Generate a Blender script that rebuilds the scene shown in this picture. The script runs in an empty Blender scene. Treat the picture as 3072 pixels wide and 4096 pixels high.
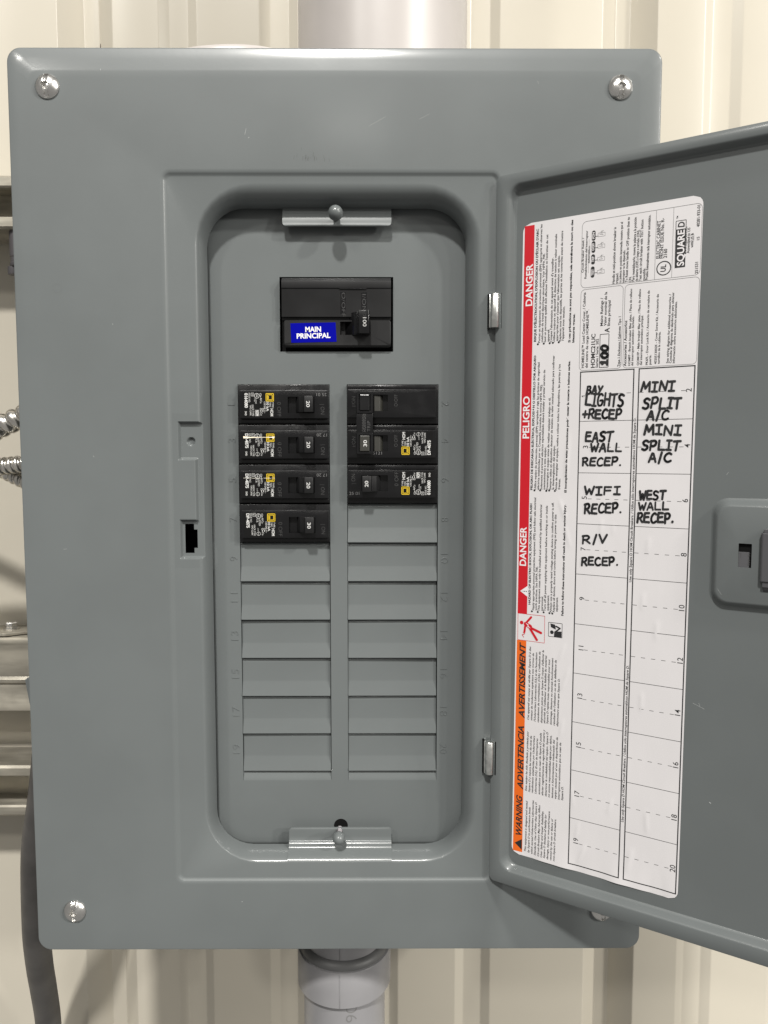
import bpy, bmesh, math, random
from mathutils import Vector, Matrix
random.seed(7)
S = 0.001                      # the scene is measured in millimetres
scene = bpy.context.scene
COL = scene.collection

# ---------------------------------------------------------------- camera
cam_d = bpy.data.cameras.new("camera")
cam = bpy.data.objects.new("camera", cam_d)
COL.objects.link(cam)
cam_d.sensor_fit = 'VERTICAL'
cam_d.sensor_height = 36.0
cam_d.lens = 3000.0 / 4096.0 * 36.0
cam_d.clip_start = 0.01
cam_d.clip_end = 100.0
cam.location = (27.24 * S, -463.48 * S, 40.93 * S)
cam.rotation_euler = (math.pi / 2 - 0.0768, 0.0001, -0.0038)
scene.camera = cam

# ---------------------------------------------------------------- light: lamps of the hall, one added fill lamp, dim room bounce
world = bpy.data.worlds.new("World")
scene.world = world
world.use_nodes = True
world.node_tree.nodes["Background"].inputs[0].default_value = (1.0, 0.97, 0.92, 1)
world.node_tree.nodes["Background"].inputs[1].default_value = 0.315

def lamp(name, d, dist, power, size, color):
    v = Vector(d).normalized()
    ld = bpy.data.lights.new(name, 'AREA')
    ld.shape = 'DISK'
    ld.size = size
    ld.energy = power
    ld.color = color
    o = bpy.data.objects.new(name, ld)
    COL.objects.link(o)
    o.location = v * dist
    o.rotation_euler = v.to_track_quat('Z', 'Y').to_euler()
    return o
lamp("bay_lamp_near", (-0.10, -1.0, 1.18), 8.5, 940, 0.50, (1.0, 0.975, 0.93))
lamp("bay_lamp_right", (1.15, -1.0, 1.10), 10.0, 560, 0.62, (1.0, 0.97, 0.91))
lamp("bay_lamp_far_right", (1.75, -1.0, 0.62), 12.0, 640, 0.80, (1.0, 0.97, 0.91))
lamp("fill_lamp_far", (0.85, -1.0, 0.60), 14.0, 300, 0.80, (1.0, 0.97, 0.91))  # added fill light, not one of the hall's own lamps
lamp("bay_lamp_left", (-0.62, -1.0, 0.85), 10.0, 190, 0.70, (1.0, 0.97, 0.91))
lamp("bay_lamp_end", (-0.03, -1.0, 0.40), 15.0, 24, 0.90, (1.0, 0.97, 0.91))

vs = scene.view_settings
scene.display_settings.display_device = 'sRGB'
vs.view_transform = 'Standard'
vs.look = 'None'
vs.exposure = 0.0
vs.gamma = 1.0
vs.use_curve_mapping = False

# ---------------------------------------------------------------- materials
def lin(r, g, b):
    f = lambda c: (c / 255 / 12.92) if c / 255 <= 0.04045 else ((c / 255 + 0.055) / 1.055) ** 2.4
    return (f(r), f(g), f(b), 1)

def mat(name, base, rough=0.5, metal=0.0, spec=0.5, bump=None, vary=None, rvary=None, coat=0.0):
    """bump = list of (noise scale, strength, distance_mm[, stretch]); vary = (scale, amount) tints the base;
    rvary = (scale, amount) varies the roughness"""
    m = bpy.data.materials.new(name)
    m.use_nodes = True
    nt = m.node_tree
    b = nt.nodes["Principled BSDF"]
    b.inputs["Base Color"].default_value = base
    b.inputs["Roughness"].default_value = rough
    b.inputs["Metallic"].default_value = metal
    b.inputs["Specular IOR Level"].default_value = spec
    b.inputs["Coat Weight"].default_value = coat
    b.inputs["Coat Roughness"].default_value = 0.16
    tc = nt.nodes.new("ShaderNodeTexCoord")
    def noise(scale, detail=3.0, stretch=None):
        n = nt.nodes.new("ShaderNodeTexNoise")
        n.inputs["Scale"].default_value = scale
        n.inputs["Detail"].default_value = detail
        if stretch:
            mp = nt.nodes.new("ShaderNodeMapping")
            mp.inputs["Scale"].default_value = stretch
            nt.links.new(tc.outputs["Object"], mp.inputs["Vector"])
            nt.links.new(mp.outputs["Vector"], n.inputs["Vector"])
        else:
            nt.links.new(tc.outputs["Object"], n.inputs["Vector"])
        return n
    def ramp(n, lo, hi):
        r = nt.nodes.new("ShaderNodeMapRange")
        r.interpolation_type = 'SMOOTHERSTEP'
        r.inputs["From Min"].default_value = 0.3
        r.inputs["From Max"].default_value = 0.7
        r.inputs["To Min"].default_value = lo
        r.inputs["To Max"].default_value = hi
        nt.links.new(n.outputs["Fac"], r.inputs["Value"])
        return r
    if vary:
        n = noise(vary[0], 4.0, vary[2] if len(vary) > 2 else None)
        r = ramp(n, 1 - vary[1], 1 + vary[1])
        mx = nt.nodes.new("ShaderNodeMix")
        mx.data_type = 'RGBA'
        mx.blend_type = 'MULTIPLY'
        mx.inputs[0].default_value = 1.0
        mx.inputs[6].default_value = base
        nt.links.new(r.outputs[0], mx.inputs[7])
        nt.links.new(mx.outputs[2], b.inputs["Base Color"])
    if rvary:
        n = noise(rvary[0], 5.0)
        r = ramp(n, rough - rvary[1], rough + rvary[1])
        nt.links.new(r.outputs[0], b.inputs["Roughness"])
    prev = None
    for bm_ in bump or []:
        n = noise(bm_[0], 2.0, bm_[3] if len(bm_) > 3 else None)
        bn = nt.nodes.new("ShaderNodeBump")
        bn.inputs["Strength"].default_value = bm_[1]
        bn.inputs["Distance"].default_value = bm_[2] * S
        nt.links.new(n.outputs["Fac"], bn.inputs["Height"])
        if prev:
            nt.links.new(prev.outputs["Normal"], bn.inputs["Normal"])
        prev = bn
    if prev:
        nt.links.new(prev.outputs["Normal"], b.inputs["Normal"])
    return m

PAINT = mat("grey_enamel", (0.100, 0.1095, 0.1105, 1), 0.42, 0, 0.27, coat=0.35,
            bump=[(420, 0.40, 0.04), (9, 0.30, 0.6)], vary=(14, 0.035), rvary=(9, 0.05))
DOORP = PAINT
BLACK = mat("black_plastic", (0.0055, 0.0055, 0.006, 1), 0.26, 0, 0.35, bump=[(900, 0.4, 0.03)], rvary=(60, 0.08))
DULLB = mat("dull_black_plastic", (0.0095, 0.0095, 0.010, 1), 0.46, 0, 0.28, bump=[(1200, 0.5, 0.03)], vary=(40, 0.2))
VOID = mat("cavity_shade", (0.004, 0.004, 0.004, 1), 0.7, 0, 0.1)  # near-black colour standing in for the shade inside holes and gaps
STICKB = mat("black_sticker", (0.005, 0.005, 0.005, 1), 0.25, 0, 0.3)
WHITEI = mat("white_ink", (0.46, 0.46, 0.45, 1), 0.5)
YELLOW = mat("yellow_ink", (0.52, 0.36, 0.012, 1), 0.45)
GREYI = mat("moulded_letter", (0.13, 0.13, 0.13, 1), 0.5)
DARKL = mat("moulded_dark_letter", (0.045, 0.045, 0.045, 1), 0.5)
BLUE = mat("blue_sticker", (0.0004, 0.001, 0.21, 1), 0.6, 0, 0.04)
PAPER = mat("label_paper", (0.545, 0.53, 0.538, 1), 0.36, 0, 0.4, bump=[(30, 0.25, 0.5, (3.0, 1, 0.6))], vary=(25, 0.015))
INK = mat("black_ink", (0.012, 0.012, 0.013, 1), 0.45)
GREYINK = mat("thin_grey_ink", (0.10, 0.10, 0.10, 1), 0.5)
RED = mat("red_print", (0.43, 0.003, 0.011, 1), 0.4)
ORANGE = mat("orange_print", (0.60, 0.105, 0.006, 1), 0.4)
ZINC = mat("zinc_plate", (0.66, 0.65, 0.63, 1), 0.24, 1.0, bump=[(120, 0.10, 0.05)], vary=(120, 0.06), rvary=(120, 0.06))
HINGEM = mat("hinge_steel", (0.70, 0.71, 0.69, 1), 0.3, 1.0, bump=[(700, 0.5, 0.08)], vary=(300, 0.15))
GALV = mat("galvanised_steel", (0.37, 0.345, 0.29, 1), 0.5, 0.65, bump=[(60, 0.5, 0.25, (0.3, 1, 2.0)), (400, .4, .08)], vary=(30, 0.35, (0.3, 1, 1.8)), rvary=(40, 0.14))
ARMOUR = mat("armoured_cable_steel", (0.62, 0.60, 0.56, 1), 0.26, 1.0, vary=(120, 0.2), bump=[(200, 0.4, 0.1)])
CREAM = mat("cream_siding", (0.45, 0.418, 0.352, 1), 0.28, 0, 0.4, bump=[(9, 0.4, 1.2, (1, 1, 0.25)), (300, 0.2, 0.05)], vary=(5, 0.03))
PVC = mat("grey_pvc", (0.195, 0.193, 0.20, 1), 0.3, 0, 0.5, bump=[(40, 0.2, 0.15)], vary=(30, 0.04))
PVCD = mat("grey_pvc_shaded", (0.095, 0.096, 0.097, 1), 0.45, 0, 0.5)  # darker copy of the conduit grey, with the groove's shade in its colour
WPVC = mat("white_pvc", (0.37, 0.345, 0.33, 1), 0.34, 0, 0.5, bump=[(12, 0.3, 0.3)], vary=(22, 0.03))
CABLE = mat("black_cable_jacket", (0.052, 0.049, 0.047, 1), 0.5, 0, 0.5, bump=[(30, 0.4, 0.3, (1, 1, .2))], vary=(40, 0.2))
DARKST = mat("dark_fitting", (0.085, 0.08, 0.085, 1), 0.4, 0.4)

# ---------------------------------------------------------------- mesh helpers (millimetres in, metres out)
class MB:
    def __init__(self):
        self.v = []
        self.f = []
    def add(self, verts, faces):
        n = len(self.v)
        self.v += [tuple(p) for p in verts]
        self.f += [tuple(i + n for i in f) for f in faces]
        assert not self.f or max(max(f) for f in self.f[-len(faces):]) < len(self.v), 'index'
    def box(self, x0, x1, y0, y1, z0, z1, b=0.0, seg=2):
        bm = bmesh.new()
        bmesh.ops.create_cube(bm, size=1)
        for v in bm.verts:
            v.co = ((x0 + x1) / 2 + v.co.x * (x1 - x0), (y0 + y1) / 2 + v.co.y * (y1 - y0), (z0 + z1) / 2 + v.co.z * (z1 - z0))
        if b:
            bmesh.ops.bevel(bm, geom=bm.edges[:], offset=b, segments=seg, affect='EDGES', profile=0.5)
        self.bm(bm)
    def bm(self, bm):
        bm.verts.index_update()
        self.add([v.co[:] for v in bm.verts], [[v.index for v in f.verts] for f in bm.faces])
        bm.free()
    def prism(self, poly, axis, a, b, bev=0.0):
        """poly: 2D points; axis 'x': poly=(y,z); 'y': (x,z); 'z': (x,y)"""
        mk = {'x': lambda p, t: (t, p[0], p[1]), 'y': lambda p, t: (p[0], t, p[1]), 'z': lambda p, t: (p[0], p[1], t)}[axis]
        bm = bmesh.new()
        A = [bm.verts.new(mk(p, a)) for p in poly]
        B = [bm.verts.new(mk(p, b)) for p in poly]
        bm.faces.new(A)
        bm.faces.new(B[::-1])
        n = len(poly)
        for i in range(n):
            bm.faces.new((A[i], A[(i + 1) % n], B[(i + 1) % n], B[i]))
        bmesh.ops.recalc_face_normals(bm, faces=bm.faces[:])
        if bev:
            bmesh.ops.bevel(bm, geom=bm.edges[:], offset=bev, segments=2, affect='EDGES', profile=0.5)
        self.bm(bm)
    def loft(self, loops, cap0=False, cap1=False, skip=None, closed=True):
        n = len(loops[0])
        vs_ = [p for l in loops for p in l]
        fs = []
        for k in range(len(loops) - 1):
            for i in range(n if closed else n - 1):
                if skip and skip(k, i):
                    continue
                j = (i + 1) % n
                fs.append((k * n + i, k * n + j, (k + 1) * n + j, (k + 1) * n + i))
        if cap0:
            fs.append(tuple(range(n))[::-1])
        if cap1:
            fs.append(tuple((len(loops) - 1) * n + i for i in range(n)))
        self.add(vs_, fs)
    def lathe(self, prof, c, axis='z', n=32, cap=True):
        loops = []
        for r, h in prof:
            L = []
            for i in range(n):
                a = 2 * math.pi * i / n
                u, w = r * math.cos(a), r * math.sin(a)
                L.append({'z': (c[0] + u, c[1] + w, c[2] + h), 'y': (c[0] + u, c[1] + h, c[2] + w), 'x': (c[0] + h, c[1] + u, c[2] + w)}[axis])
            loops.append(L)
        self.loft(loops, cap, cap)
    def tube(self, path, rad, n=16, cap=True):
        P = [Vector(p) for p in path]
        loops = []
        up = Vector((0, 1, 0))
        for i, p in enumerate(P):
            t = (P[min(i + 1, len(P) - 1)] - P[max(i - 1, 0)]).normalized()
            a = t.cross(up).normalized()
            b = a.cross(t).normalized()
            L = []
            for k in range(n):
                th = 2 * math.pi * k / n
                r = rad(i / (len(P) - 1), th) if callable(rad) else rad
                L.append(p + a * (r * math.cos(th)) + b * (r * math.sin(th)))
            loops.append(L)
        self.loft(loops, cap, cap)
    def build(self, name, m, parent=None, smooth=None, loc=None):
        """vertices are in the frame of the parent (or world, minus loc for a top-level object)"""
        l = Vector(loc or (0, 0, 0))
        me = bpy.data.meshes.new(name)
        me.from_pydata([((Vector(p) - l) * S)[:] for p in self.v], [], self.f)
        me.validate(verbose=False)
        bm = bmesh.new()
        bm.from_mesh(me)
        bmesh.ops.recalc_face_normals(bm, faces=bm.faces[:])
        bm.to_mesh(me)
        bm.free()
        if smooth is not None:
            me.shade_smooth()
            if smooth < 180:
                me.set_sharp_from_angle(angle=math.radians(smooth))
        me.materials.append(m)
        o = bpy.data.objects.new(name, me)
        COL.objects.link(o)
        o.location = l * S
        if parent:
            o.parent = parent
        return o

def thing(name, label, cat, loc=(0, 0, 0), rot=(0, 0, 0), group=None):
    o = bpy.data.objects.new(name, None)
    o.empty_display_size = 0.02
    COL.objects.link(o)
    o.location = Vector(loc) * S
    o.rotation_euler = rot
    o["label"] = label
    o["category"] = cat
    if group:
        o["group"] = group
    return o
def tag(o, label, cat, group=None):
    o["label"] = label
    o["category"] = cat
    if group:
        o["group"] = group
    return o
def copy_part(o, parent, loc):
    c = o.copy()
    COL.objects.link(c)
    c.parent = parent
    c.location = Vector(loc) * S
    return c

def rrect(x0, x1, z0, z1, r, n=6, extra=None):
    """points anticlockwise from the bottom right corner; extra = z values inserted on the left side"""
    r = max(r, 0.001)
    pts = []
    for cx, cz, a0 in ((x1 - r, z0 + r, -90), (x1 - r, z1 - r, 0), (x0 + r, z1 - r, 90), (x0 + r, z0 + r, 180)):
        for i in range(n + 1):
            a = math.radians(a0 + 90 * i / n)
            pts.append((cx + r * math.cos(a), cz + r * math.sin(a)))
        if extra and a0 == 90:
            pts += [(x0, z) for z in extra]
    return pts
def at_y(pts, y):
    return [(p[0], y, p[1]) for p in pts]

# ---------------------------------------------------------------- lettering as flat geometry from the built-in typeface
_cache = {}
def glyphs(s, off=0.0, shear=0.0):
    key = (s, off, shear)
    if key not in _cache:
        c = bpy.data.curves.new("lettering", 'FONT')
        c.body = s
        c.fill_mode = 'FRONT'
        c.resolution_u = 2 if len(s) > 12 else 4
        c.offset = off
        c.shear = shear
        o = bpy.data.objects.new("lettering", c)
        me = o.to_mesh()
        v = [(p.co.x / 0.682, p.co.y / 0.682) for p in me.vertices]
        f = [tuple(p.vertices) for p in me.polygons]
        o.to_mesh_clear()
        bpy.data.objects.remove(o)
        bpy.data.curves.remove(c)
        _cache[key] = (v, f)
    return _cache[key]
def text(mb, s, p0, p1, cap, fn, h=0.0, off=0.0, shear=0.0):
    """s along p0 -> p1 of a plane, fitted to that length; fn(a, b, h) gives the 3D point"""
    v, f = glyphs(s, off, shear)
    if not v:
        return
    x0, x1 = min(p[0] for p in v), max(p[0] for p in v)
    dx, dz = p1[0] - p0[0], p1[1] - p0[1]
    L = math.hypot(dx, dz)
    e = (dx / L, dz / L)
    u = (-e[1], e[0])
    k = L / (x1 - x0)
    mb.add([fn(p0[0] + e[0] * (x - x0) * k + u[0] * y * cap, p0[1] + e[1] * (x - x0) * k + u[1] * y * cap, h) for x, y in v], f)
def poly(mb, pts, fn, h):
    mb.add([fn(a, b, h) for a, b in pts], [tuple(range(len(pts)))])
def bar(mb, a, b, w, fn, h):
    dx, dz = b[0] - a[0], b[1] - a[1]
    L = math.hypot(dx, dz) or 1
    nx, nz = -dz / L * w / 2, dx / L * w / 2
    poly(mb, [(a[0] + nx, a[1] + nz), (b[0] + nx, b[1] + nz), (b[0] - nx, b[1] - nz), (a[0] - nx, a[1] - nz)], fn, h)
def disc(mb, c, r, fn, h, n=14):
    poly(mb, [(c[0] + r * math.cos(2 * math.pi * i / n), c[1] + r * math.sin(2 * math.pi * i / n)) for i in range(n)], fn, h)
def outline(mb, pts, w, fn, h):
    for i in range(len(pts)):
        bar(mb, pts[i], pts[(i + 1) % len(pts)], w, fn, h)
def ring(mb, c, r, w, fn, h, n=28):
    pts = [[(c[0] + q * math.cos(2 * math.pi * i / n), c[1] + q * math.sin(2 * math.pi * i / n)) for i in range(n)] for q in (r - w / 2, r + w / 2)]
    mb.loft([[fn(a, b, h) for a, b in L] for L in pts])

# ================================================================ the wall behind: cream ribbed siding
prof = []
def rib(x0, w1, wf, w2, d):
    prof.extend([(x0, 0), (x0 + w1, d), (x0 + w1 + wf, d), (x0 + w1 + wf + w2, 0)])
mj = [-1155.5, -699, -242.5, 212.3, 667.5, 1124]
for m0 in mj:
    rib(m0, 16, 13, 17, 20)
    for k in (1, 2, 3, 4):
        if m0 < -200 and k > 4:
            continue
        rib(m0 + 84.3 * k + (1.2 if m0 > 0 else 0), 8, 16, 8, 4.5)
prof = [(-1400, 0)] + prof + [(1700, 0)]
# soften each bend a little
pp = []
for i, (x, d) in enumerate(prof):
    if 0 < i < len(prof) - 1:
        (xa, da), (xb, db) = prof[i - 1], prof[i + 1]
        la, lb = math.hypot(xa - x, da - d), math.hypot(xb - x, db - d)
        r = 0.9
        p0 = (x + (xa - x) / la * r, d + (da - d) / la * r)
        p2 = (x + (xb - x) / lb * r, d + (db - d) / lb * r)
        for t in (0, 0.5, 1):
            pp.append(((1 - t) ** 2 * p0[0] + 2 * t * (1 - t) * x + t * t * p2[0], (1 - t) ** 2 * p0[1] + 2 * t * (1 - t) * d + t * t * p2[1]))
    else:
        pp.append((x, d))
WALLY = 190
mb = MB()
mb.loft([[(x, WALLY + d, z) for x, d in pp] for z in (-1300, 1500)], closed=False)
wall = mb.build("wall", CREAM, smooth=35)
wall["kind"] = "structure"
mb = MB()
mb.prism([(-213.4, 392), (-212.2, 391.0), (-211.8, 388.4), (-212.8, 386.4), (-213.6, 388.0)], 'y', 209.2, 210.0)
mb.build("chip_mark", mat("rust_chip", (0.05, 0.03, 0.02, 1), .8), wall)

# ---------------------------------------------------------------- steel behind the panel at the left
def strut(name, z0, z1, label):
    t = thing(name, label, "strut channel", (-300, 140, z0), group="strut channels the panel hangs on")
    X0, X1, Y0, Y1 = -720, 190, 140, 181
    h = z1 - z0
    outer = [(Y0 + 7, 9.3), (Y0 + 1.5, 9.3), (Y0, 8), (Y0, 1.8), (Y0 + 1.8, 0), (Y1, 0), (Y1, h), (Y0 + 1.8, h), (Y0, h - 1.8), (Y0, h - 8), (Y0 + 1.5, h - 9.3), (Y0 + 7, h - 9.3)]
    inner = [(Y0 + 7, h - 7.2), (Y0 + 2.4, h - 7.2), (Y0 + 2.4, h - 2.4), (Y1 - 2.4, h - 2.4), (Y1 - 2.4, 2.4), (Y0 + 2.4, 2.4), (Y0 + 2.4, 7.2), (Y0 + 7, 7.2)]
    mb = MB()
    sec = [(y - 140, z) for y, z in outer + inner]
    mb.prism(sec, 'x', X0 + 300, X1 + 300)
    mb.build("channel", GALV, t)
    return t
strut("strut_channel", 219.2 - 2, 257.9, "galvanised strut channel behind the upper left edge of the grey panel")
strut("strut_channel", -259.4, -216.3, "galvanised strut channel behind the lower left edge of the grey panel")

t = thing("wall_girt", "wide galvanised girt crossing the wall behind the left edge of the panel", "girt", (-400, 150, -174))
mb = MB()
sec = [(189, 62), (180, 63.2), (152, 62.7), (150.4, 61.5), (150, 59.5), (150.6, 57.6), (151.5, 56), (151.5, 30), (150, 27.5), (150.6, 25), (153, 23), (153, 14), (151, 10), (151, 1), (152, 0), (168, 0), (168, 2), (154, 2), (153.5, 10), (156, 14), (156, 24), (154, 30), (154, 56), (189, 59.5)]
mb.prism([(y - 150, z) for y, z in sec], 'x', -350, 620)
mb.build("girt_body", GALV, t, smooth=30)
mb = MB()
mb.prism([(60, 3), (114, 3), (165, 36), (60, 36)], 'z', 63.6, 66.0, 0.4)
mb.build("clip_plate", GALV, t)
mb = MB()
mb.lathe([(0.1, 0), (6.6, 0), (6.6, 1.2), (4.6, 1.3)], (111.5, 19, 66.1), 'z', 28)
mb.lathe([(4.7, 1.3), (4.7, 5.4), (4.1, 6.2), (0.1, 6.2)], (111.5, 19, 66.1), 'z', 6)
mb.build("hex_bolt", ZINC, t)

# ---------------------------------------------------------------- armoured cables entering the side of the box
def bez(p0, p1, p2, p3, n):
    P = [Vector(p) for p in (p0, p1, p2, p3)]
    return [(1 - t) ** 3 * P[0] + 3 * t * (1 - t) ** 2 * P[1] + 3 * t * t * (1 - t) * P[2] + t ** 3 * P[3] for t in [i / n for i in range(n + 1)]]
def armour(path, r, pitch, label):
    L = sum((path[i + 1] - path[i]).length for i in range(len(path) - 1))
    turns = L / pitch
    def rad(t, th):
        ph = (t * turns + th / (2 * math.pi)) % 1.0
        return r * (0.80 + 0.20 * math.sin(math.pi * min(1, ph * 1.25)) ** 0.6 if ph < 0.8 else 0.78)
    mb = MB()
    mb.tube(path, rad, 28)
    t = thing("armoured_cable", label, "cable", tuple(path[0]), group="metal armoured cables")
    o = mb.build("armour", ARMOUR, None, 40)
    o.parent = t
    o.location = -Vector(path[0]) * S
    return t
armour(bez((-330, 75, -20), (-275, 72, 52), (-252, 62, 55), (-182, 58, 82), 300), 8.0, 8.4, "upper armoured steel cable entering the left side of the panel")
armour(bez((-330, 90, 10), (-270, 78, 38), (-245, 66, 28), (-182, 62, 40), 320), 6.4, 5.4, "middle armoured steel cable just below the upper one at the left edge")
armour(bez((-330, 96, 58), (-262, 84, 42), (-240, 78, 24), (-182, 72, 2), 320), 6.2, 5.6, "lowest armoured steel cable passing behind the middle one at the left edge")

t = thing("conduit_fitting", "dark grey ribbed cable fitting under the upper strut at the left edge", "fitting", (-262, 150, 190))
mb = MB()
mb.lathe([(0.1, 0), (6, 0), (6.5, .6), (6.5, 2.6), (5.9, 3.2), (5.9, 7), (6.5, 7.6), (6.5, 30)], (0, 0, 0), 'z', 28)
mb.lathe([(0.1, -6), (4.4, -6), (4.6, -5), (4.6, 0)], (-4, 0, 0), 'z', 24)
mb.build("fitting_body", DARKST, t, 40)

# ---------------------------------------------------------------- thick dark power cable leaving at the lower left
KN = [(-210, 62, -150), (-218, 64, -205), (-227.5, 70, -250), (-241.5, 95, -324.4), (-249.6, 115, -369.3), (-254.2, 130, -402), (-259.6, 148, -447), (-263, 156, -500), (-265, 158, -560)]
path = []
for i in range(len(KN) - 1):
    P_ = [Vector(KN[max(0, min(len(KN) - 1, i + d))]) for d in (-1, 0, 1, 2)]
    for q in (0, .2, .4, .6, .8):
        path.append(.5 * (2 * P_[1] + (P_[2] - P_[0]) * q + (2 * P_[0] - 5 * P_[1] + 4 * P_[2] - P_[3]) * q * q + (3 * P_[1] - P_[0] - 3 * P_[2] + P_[3]) * q ** 3))
path.append(Vector(KN[-1]))
t = thing("power_cable", "thick dark grey power cable curving down past the lower left corner of the panel", "cable", tuple(path[-1]))
mb = MB()
mb.tube(path, 10.2, 28)
o = mb.build("jacket", CABLE, None, 60)
o.parent = t
o.location = -path[-1] * S
def on_cable(a, b, h):
    # a = height z on the cable, b = offset across it
    for i in range(len(path) - 1):
        if path[i].z >= a >= path[i + 1].z:
            k = (path[i].z - a) / (path[i].z - path[i + 1].z)
            p = path[i].lerp(path[i + 1], k)
            tg = (path[i + 1] - path[i]).normalized()
            break
    else:
        p, tg = path[-1], Vector((0, 0, -1))
    side = Vector((0, 1, 0)).cross(tg).normalized()
    if side.x < 0:
        side = -side
    th = b / 10.2
    q = p + side * (10.24 * math.sin(th)) + Vector((0, -1, 0)) * (10.24 * math.cos(th))
    return tuple(q - path[-1])
mb = MB()
v, f = glyphs("US  05/01/2025 12:53", 0.0, 0.0)
x1 = max(p[0] for p in v)
mb.add([on_cable(-448 + x / x1 * 72, 4.0 - y * 3.2, 0) for x, y in v], f)
pr = mb.build("jacket_print", INK, t)

# ---------------------------------------------------------------- grey PVC conduit below, white pipe above
t = thing("pvc_conduit", "grey PVC conduit with a bell coupling hanging below the panel", "conduit", (-0.6, 74, -500))
mb = MB()
mb.lathe([(0.1, 0), (30.3, 0), (30.3, 150), (28, 150)], (0, 0, 0), 'z', 64)
mb.build("pipe", PVC, t, 40)
mb = MB()
mb.lathe([(30.4, 148.6), (33.6, 148.3), (34.7, 149.2), (34.75, 160), (34.7, 174.2), (34.2, 175.2), (32.9, 175.6)], (0, 0, 0), 'z', 72, cap=False)
mb.box(-1.75, -1.25, -35.0, -34.3, 149.4, 174.4, 0.1)
mb.build("coupling", PVC, t, 40)
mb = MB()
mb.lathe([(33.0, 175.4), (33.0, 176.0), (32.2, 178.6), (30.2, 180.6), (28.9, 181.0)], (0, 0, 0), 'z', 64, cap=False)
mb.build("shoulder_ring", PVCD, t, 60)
mb = MB()
mb.lathe([(28.9, 180.5), (28.9, 232)], (0, 0, 0), 'z', 64)
mb.box(-1.7, -1.4, -29.2, -28.7, 181, 231, 0.05)
mb.build("neck", PVC, t, 40)
mb = MB()
v, f = glyphs("90", -0.01, 0.0)
x1 = max(p[0] for p in v)
mb.add([(30.36 * math.sin((10.5 - y * 8) / 30.36), -30.36 * math.cos((10.5 - y * 8) / 30.36), 134.5 + x / x1 * 13.5) for x, y in v], f)
mb.build("pipe_print", GREYI, t)

t = thing("white_pipe", "large glossy white pipe rising behind the top edge of the panel", "pipe", (28.3, 69, 274))
mb = MB()
mb.lathe([(0.1, 0), (56.9, 0), (56.9, 420), (0.1, 420)], (0, 0, 0), 'z', 96)
mb.build("pipe_body", WPVC, t, 40)
mb = MB()
mb.lathe([(61, 0), (61, 5), (59.5, 8), (57, 9)], (0, 0, 0), 'z', 96, cap=False)
mb.build("pipe_collar", WPVC, t, 60)
t = thing("conduit_hub", "flat white plastic cap lying on top of the panel left of the white pipe", "cap", (-76, 46, 265.4))
mb = MB()
L = []
for k, (sx, z) in enumerate([(1.0, 0), (1.0, 25.5), (0.985, 28.4), (0.94, 30.2), (0.80, 31.4), (0.5, 32.0), (0.02, 32.3)]):
    L.append([(47 * sx * math.cos(a), 22 * sx * math.sin(a), z + (44 * sx * math.cos(a)) * 0.06) for a in [2 * math.pi * i / 64 for i in range(64)]])
mb.loft(L, True, True)
mb.build("cap_body", WPVC, t, 50)

# ================================================================ the panel
panel = thing("breaker_panel", "grey steel breaker panel with its door standing open, fixed to the cream metal wall", "breaker panel", (0, 0, 0))

# box behind the cover
mb = MB()
X, Zb, Zt, Y0, Y1 = 182, -274, 274, 10.5, 138
mb.box(-X, -X + 1.6, Y0, Y1, Zb, Zt)
mb.box(X - 1.6, X, Y0, Y1, Zb, Zt)
mb.box(-X + 1.65, X - 1.65, Y0, Y1, Zt - 1.6, Zt)
mb.box(-X + 1.65, X - 1.65, Y0, Y1, Zb, Zb + 1.6)
mb.box(-X + 1.65, X - 1.65, Y1 - 1.6, Y1 - .05, Zb + 1.65, Zt - 1.65)
mb.build("box", PAINT, panel)
mb = MB()
mb.prism([(-216.5, -113), (-215, -111.5), (-182, -111.5), (-182, -133), (-211, -133), (-213.8, -130.5)], 'y', 40, 43, 0.4)
mb.build("side_lug", PAINT, panel)

# cover: one pressed sheet from the turned-back rim to the lip of the opening
EX = (66.0, -30.0)
def cov(x0, x1, z0, z1, r, y):
    return at_y(rrect(x0, x1, z0, z1, r, 8, EX), y)
W2, HT, HB = 194.6, 281.3, 279.2
loops = [cov(-W2 + 1, W2 - 1, -HB + 1, HT - 1, 8, 15),
         cov(-W2, W2, -HB, HT, 8.5, 11),
         cov(-W2, W2, -HB, HT, 8.5, 3.6),
         cov(-W2 + .25, W2 - .25, -HB + .25, HT - .25, 8.5, 3.0),
         cov(-W2 + .8, W2 - .8, -HB + .8, HT - .8, 8, 2.62),
         cov(-W2 + 6, W2 - 6, -HB + 6, HT - 7, 7, 1.36),
         cov(-W2 + 12.2, W2 - 12.2, -HB + 12.0, HT - 13.1, 6, 0.14),
         cov(-W2 + 13.8, W2 - 13.8, -HB + 13.8, HT - 14.2, 6, 0.03),
         cov(-W2 + 17, W2 - 17, -HB + 18, HT - 18, 5, 0.0),
         cov(-105.4, 99.6, -235.0, 211.4, 6, 0.0),
         cov(-104.0, 98.6, -233.6, 209.8, 5, 0.1),
         cov(-103.2, 97.6, -232.7, 208.8, 4, 0.55),
         cov(-102.5, 97.0, -232.0, 208.0, 3.4, 1.25),
         cov(-101.4, 96.0, -231.0, 207.0, 3, 1.5)]
K4 = len(loops) - 1
RIDGE = (-86.0, 88.4, -222.0, 203.6, 36.0)
EDGE = (-81.2, 80.0, -216.8, 193.2, 24.0)
lipx = [(-101.4, 1.5)]
for q in (0.0, 0.16, 0.32, 0.48, 0.62, 0.76, 0.88, 0.96, 1.0):
    a = [RIDGE[i] + (EDGE[i] - RIDGE[i]) * q for i in range(5)]
    y = 1.5 + 13.2 * (1 - math.sqrt(max(0, 1 - q * q))) ** 0.9
    loops.append(cov(*a, y))
    lipx.append((a[0], y))
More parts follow.
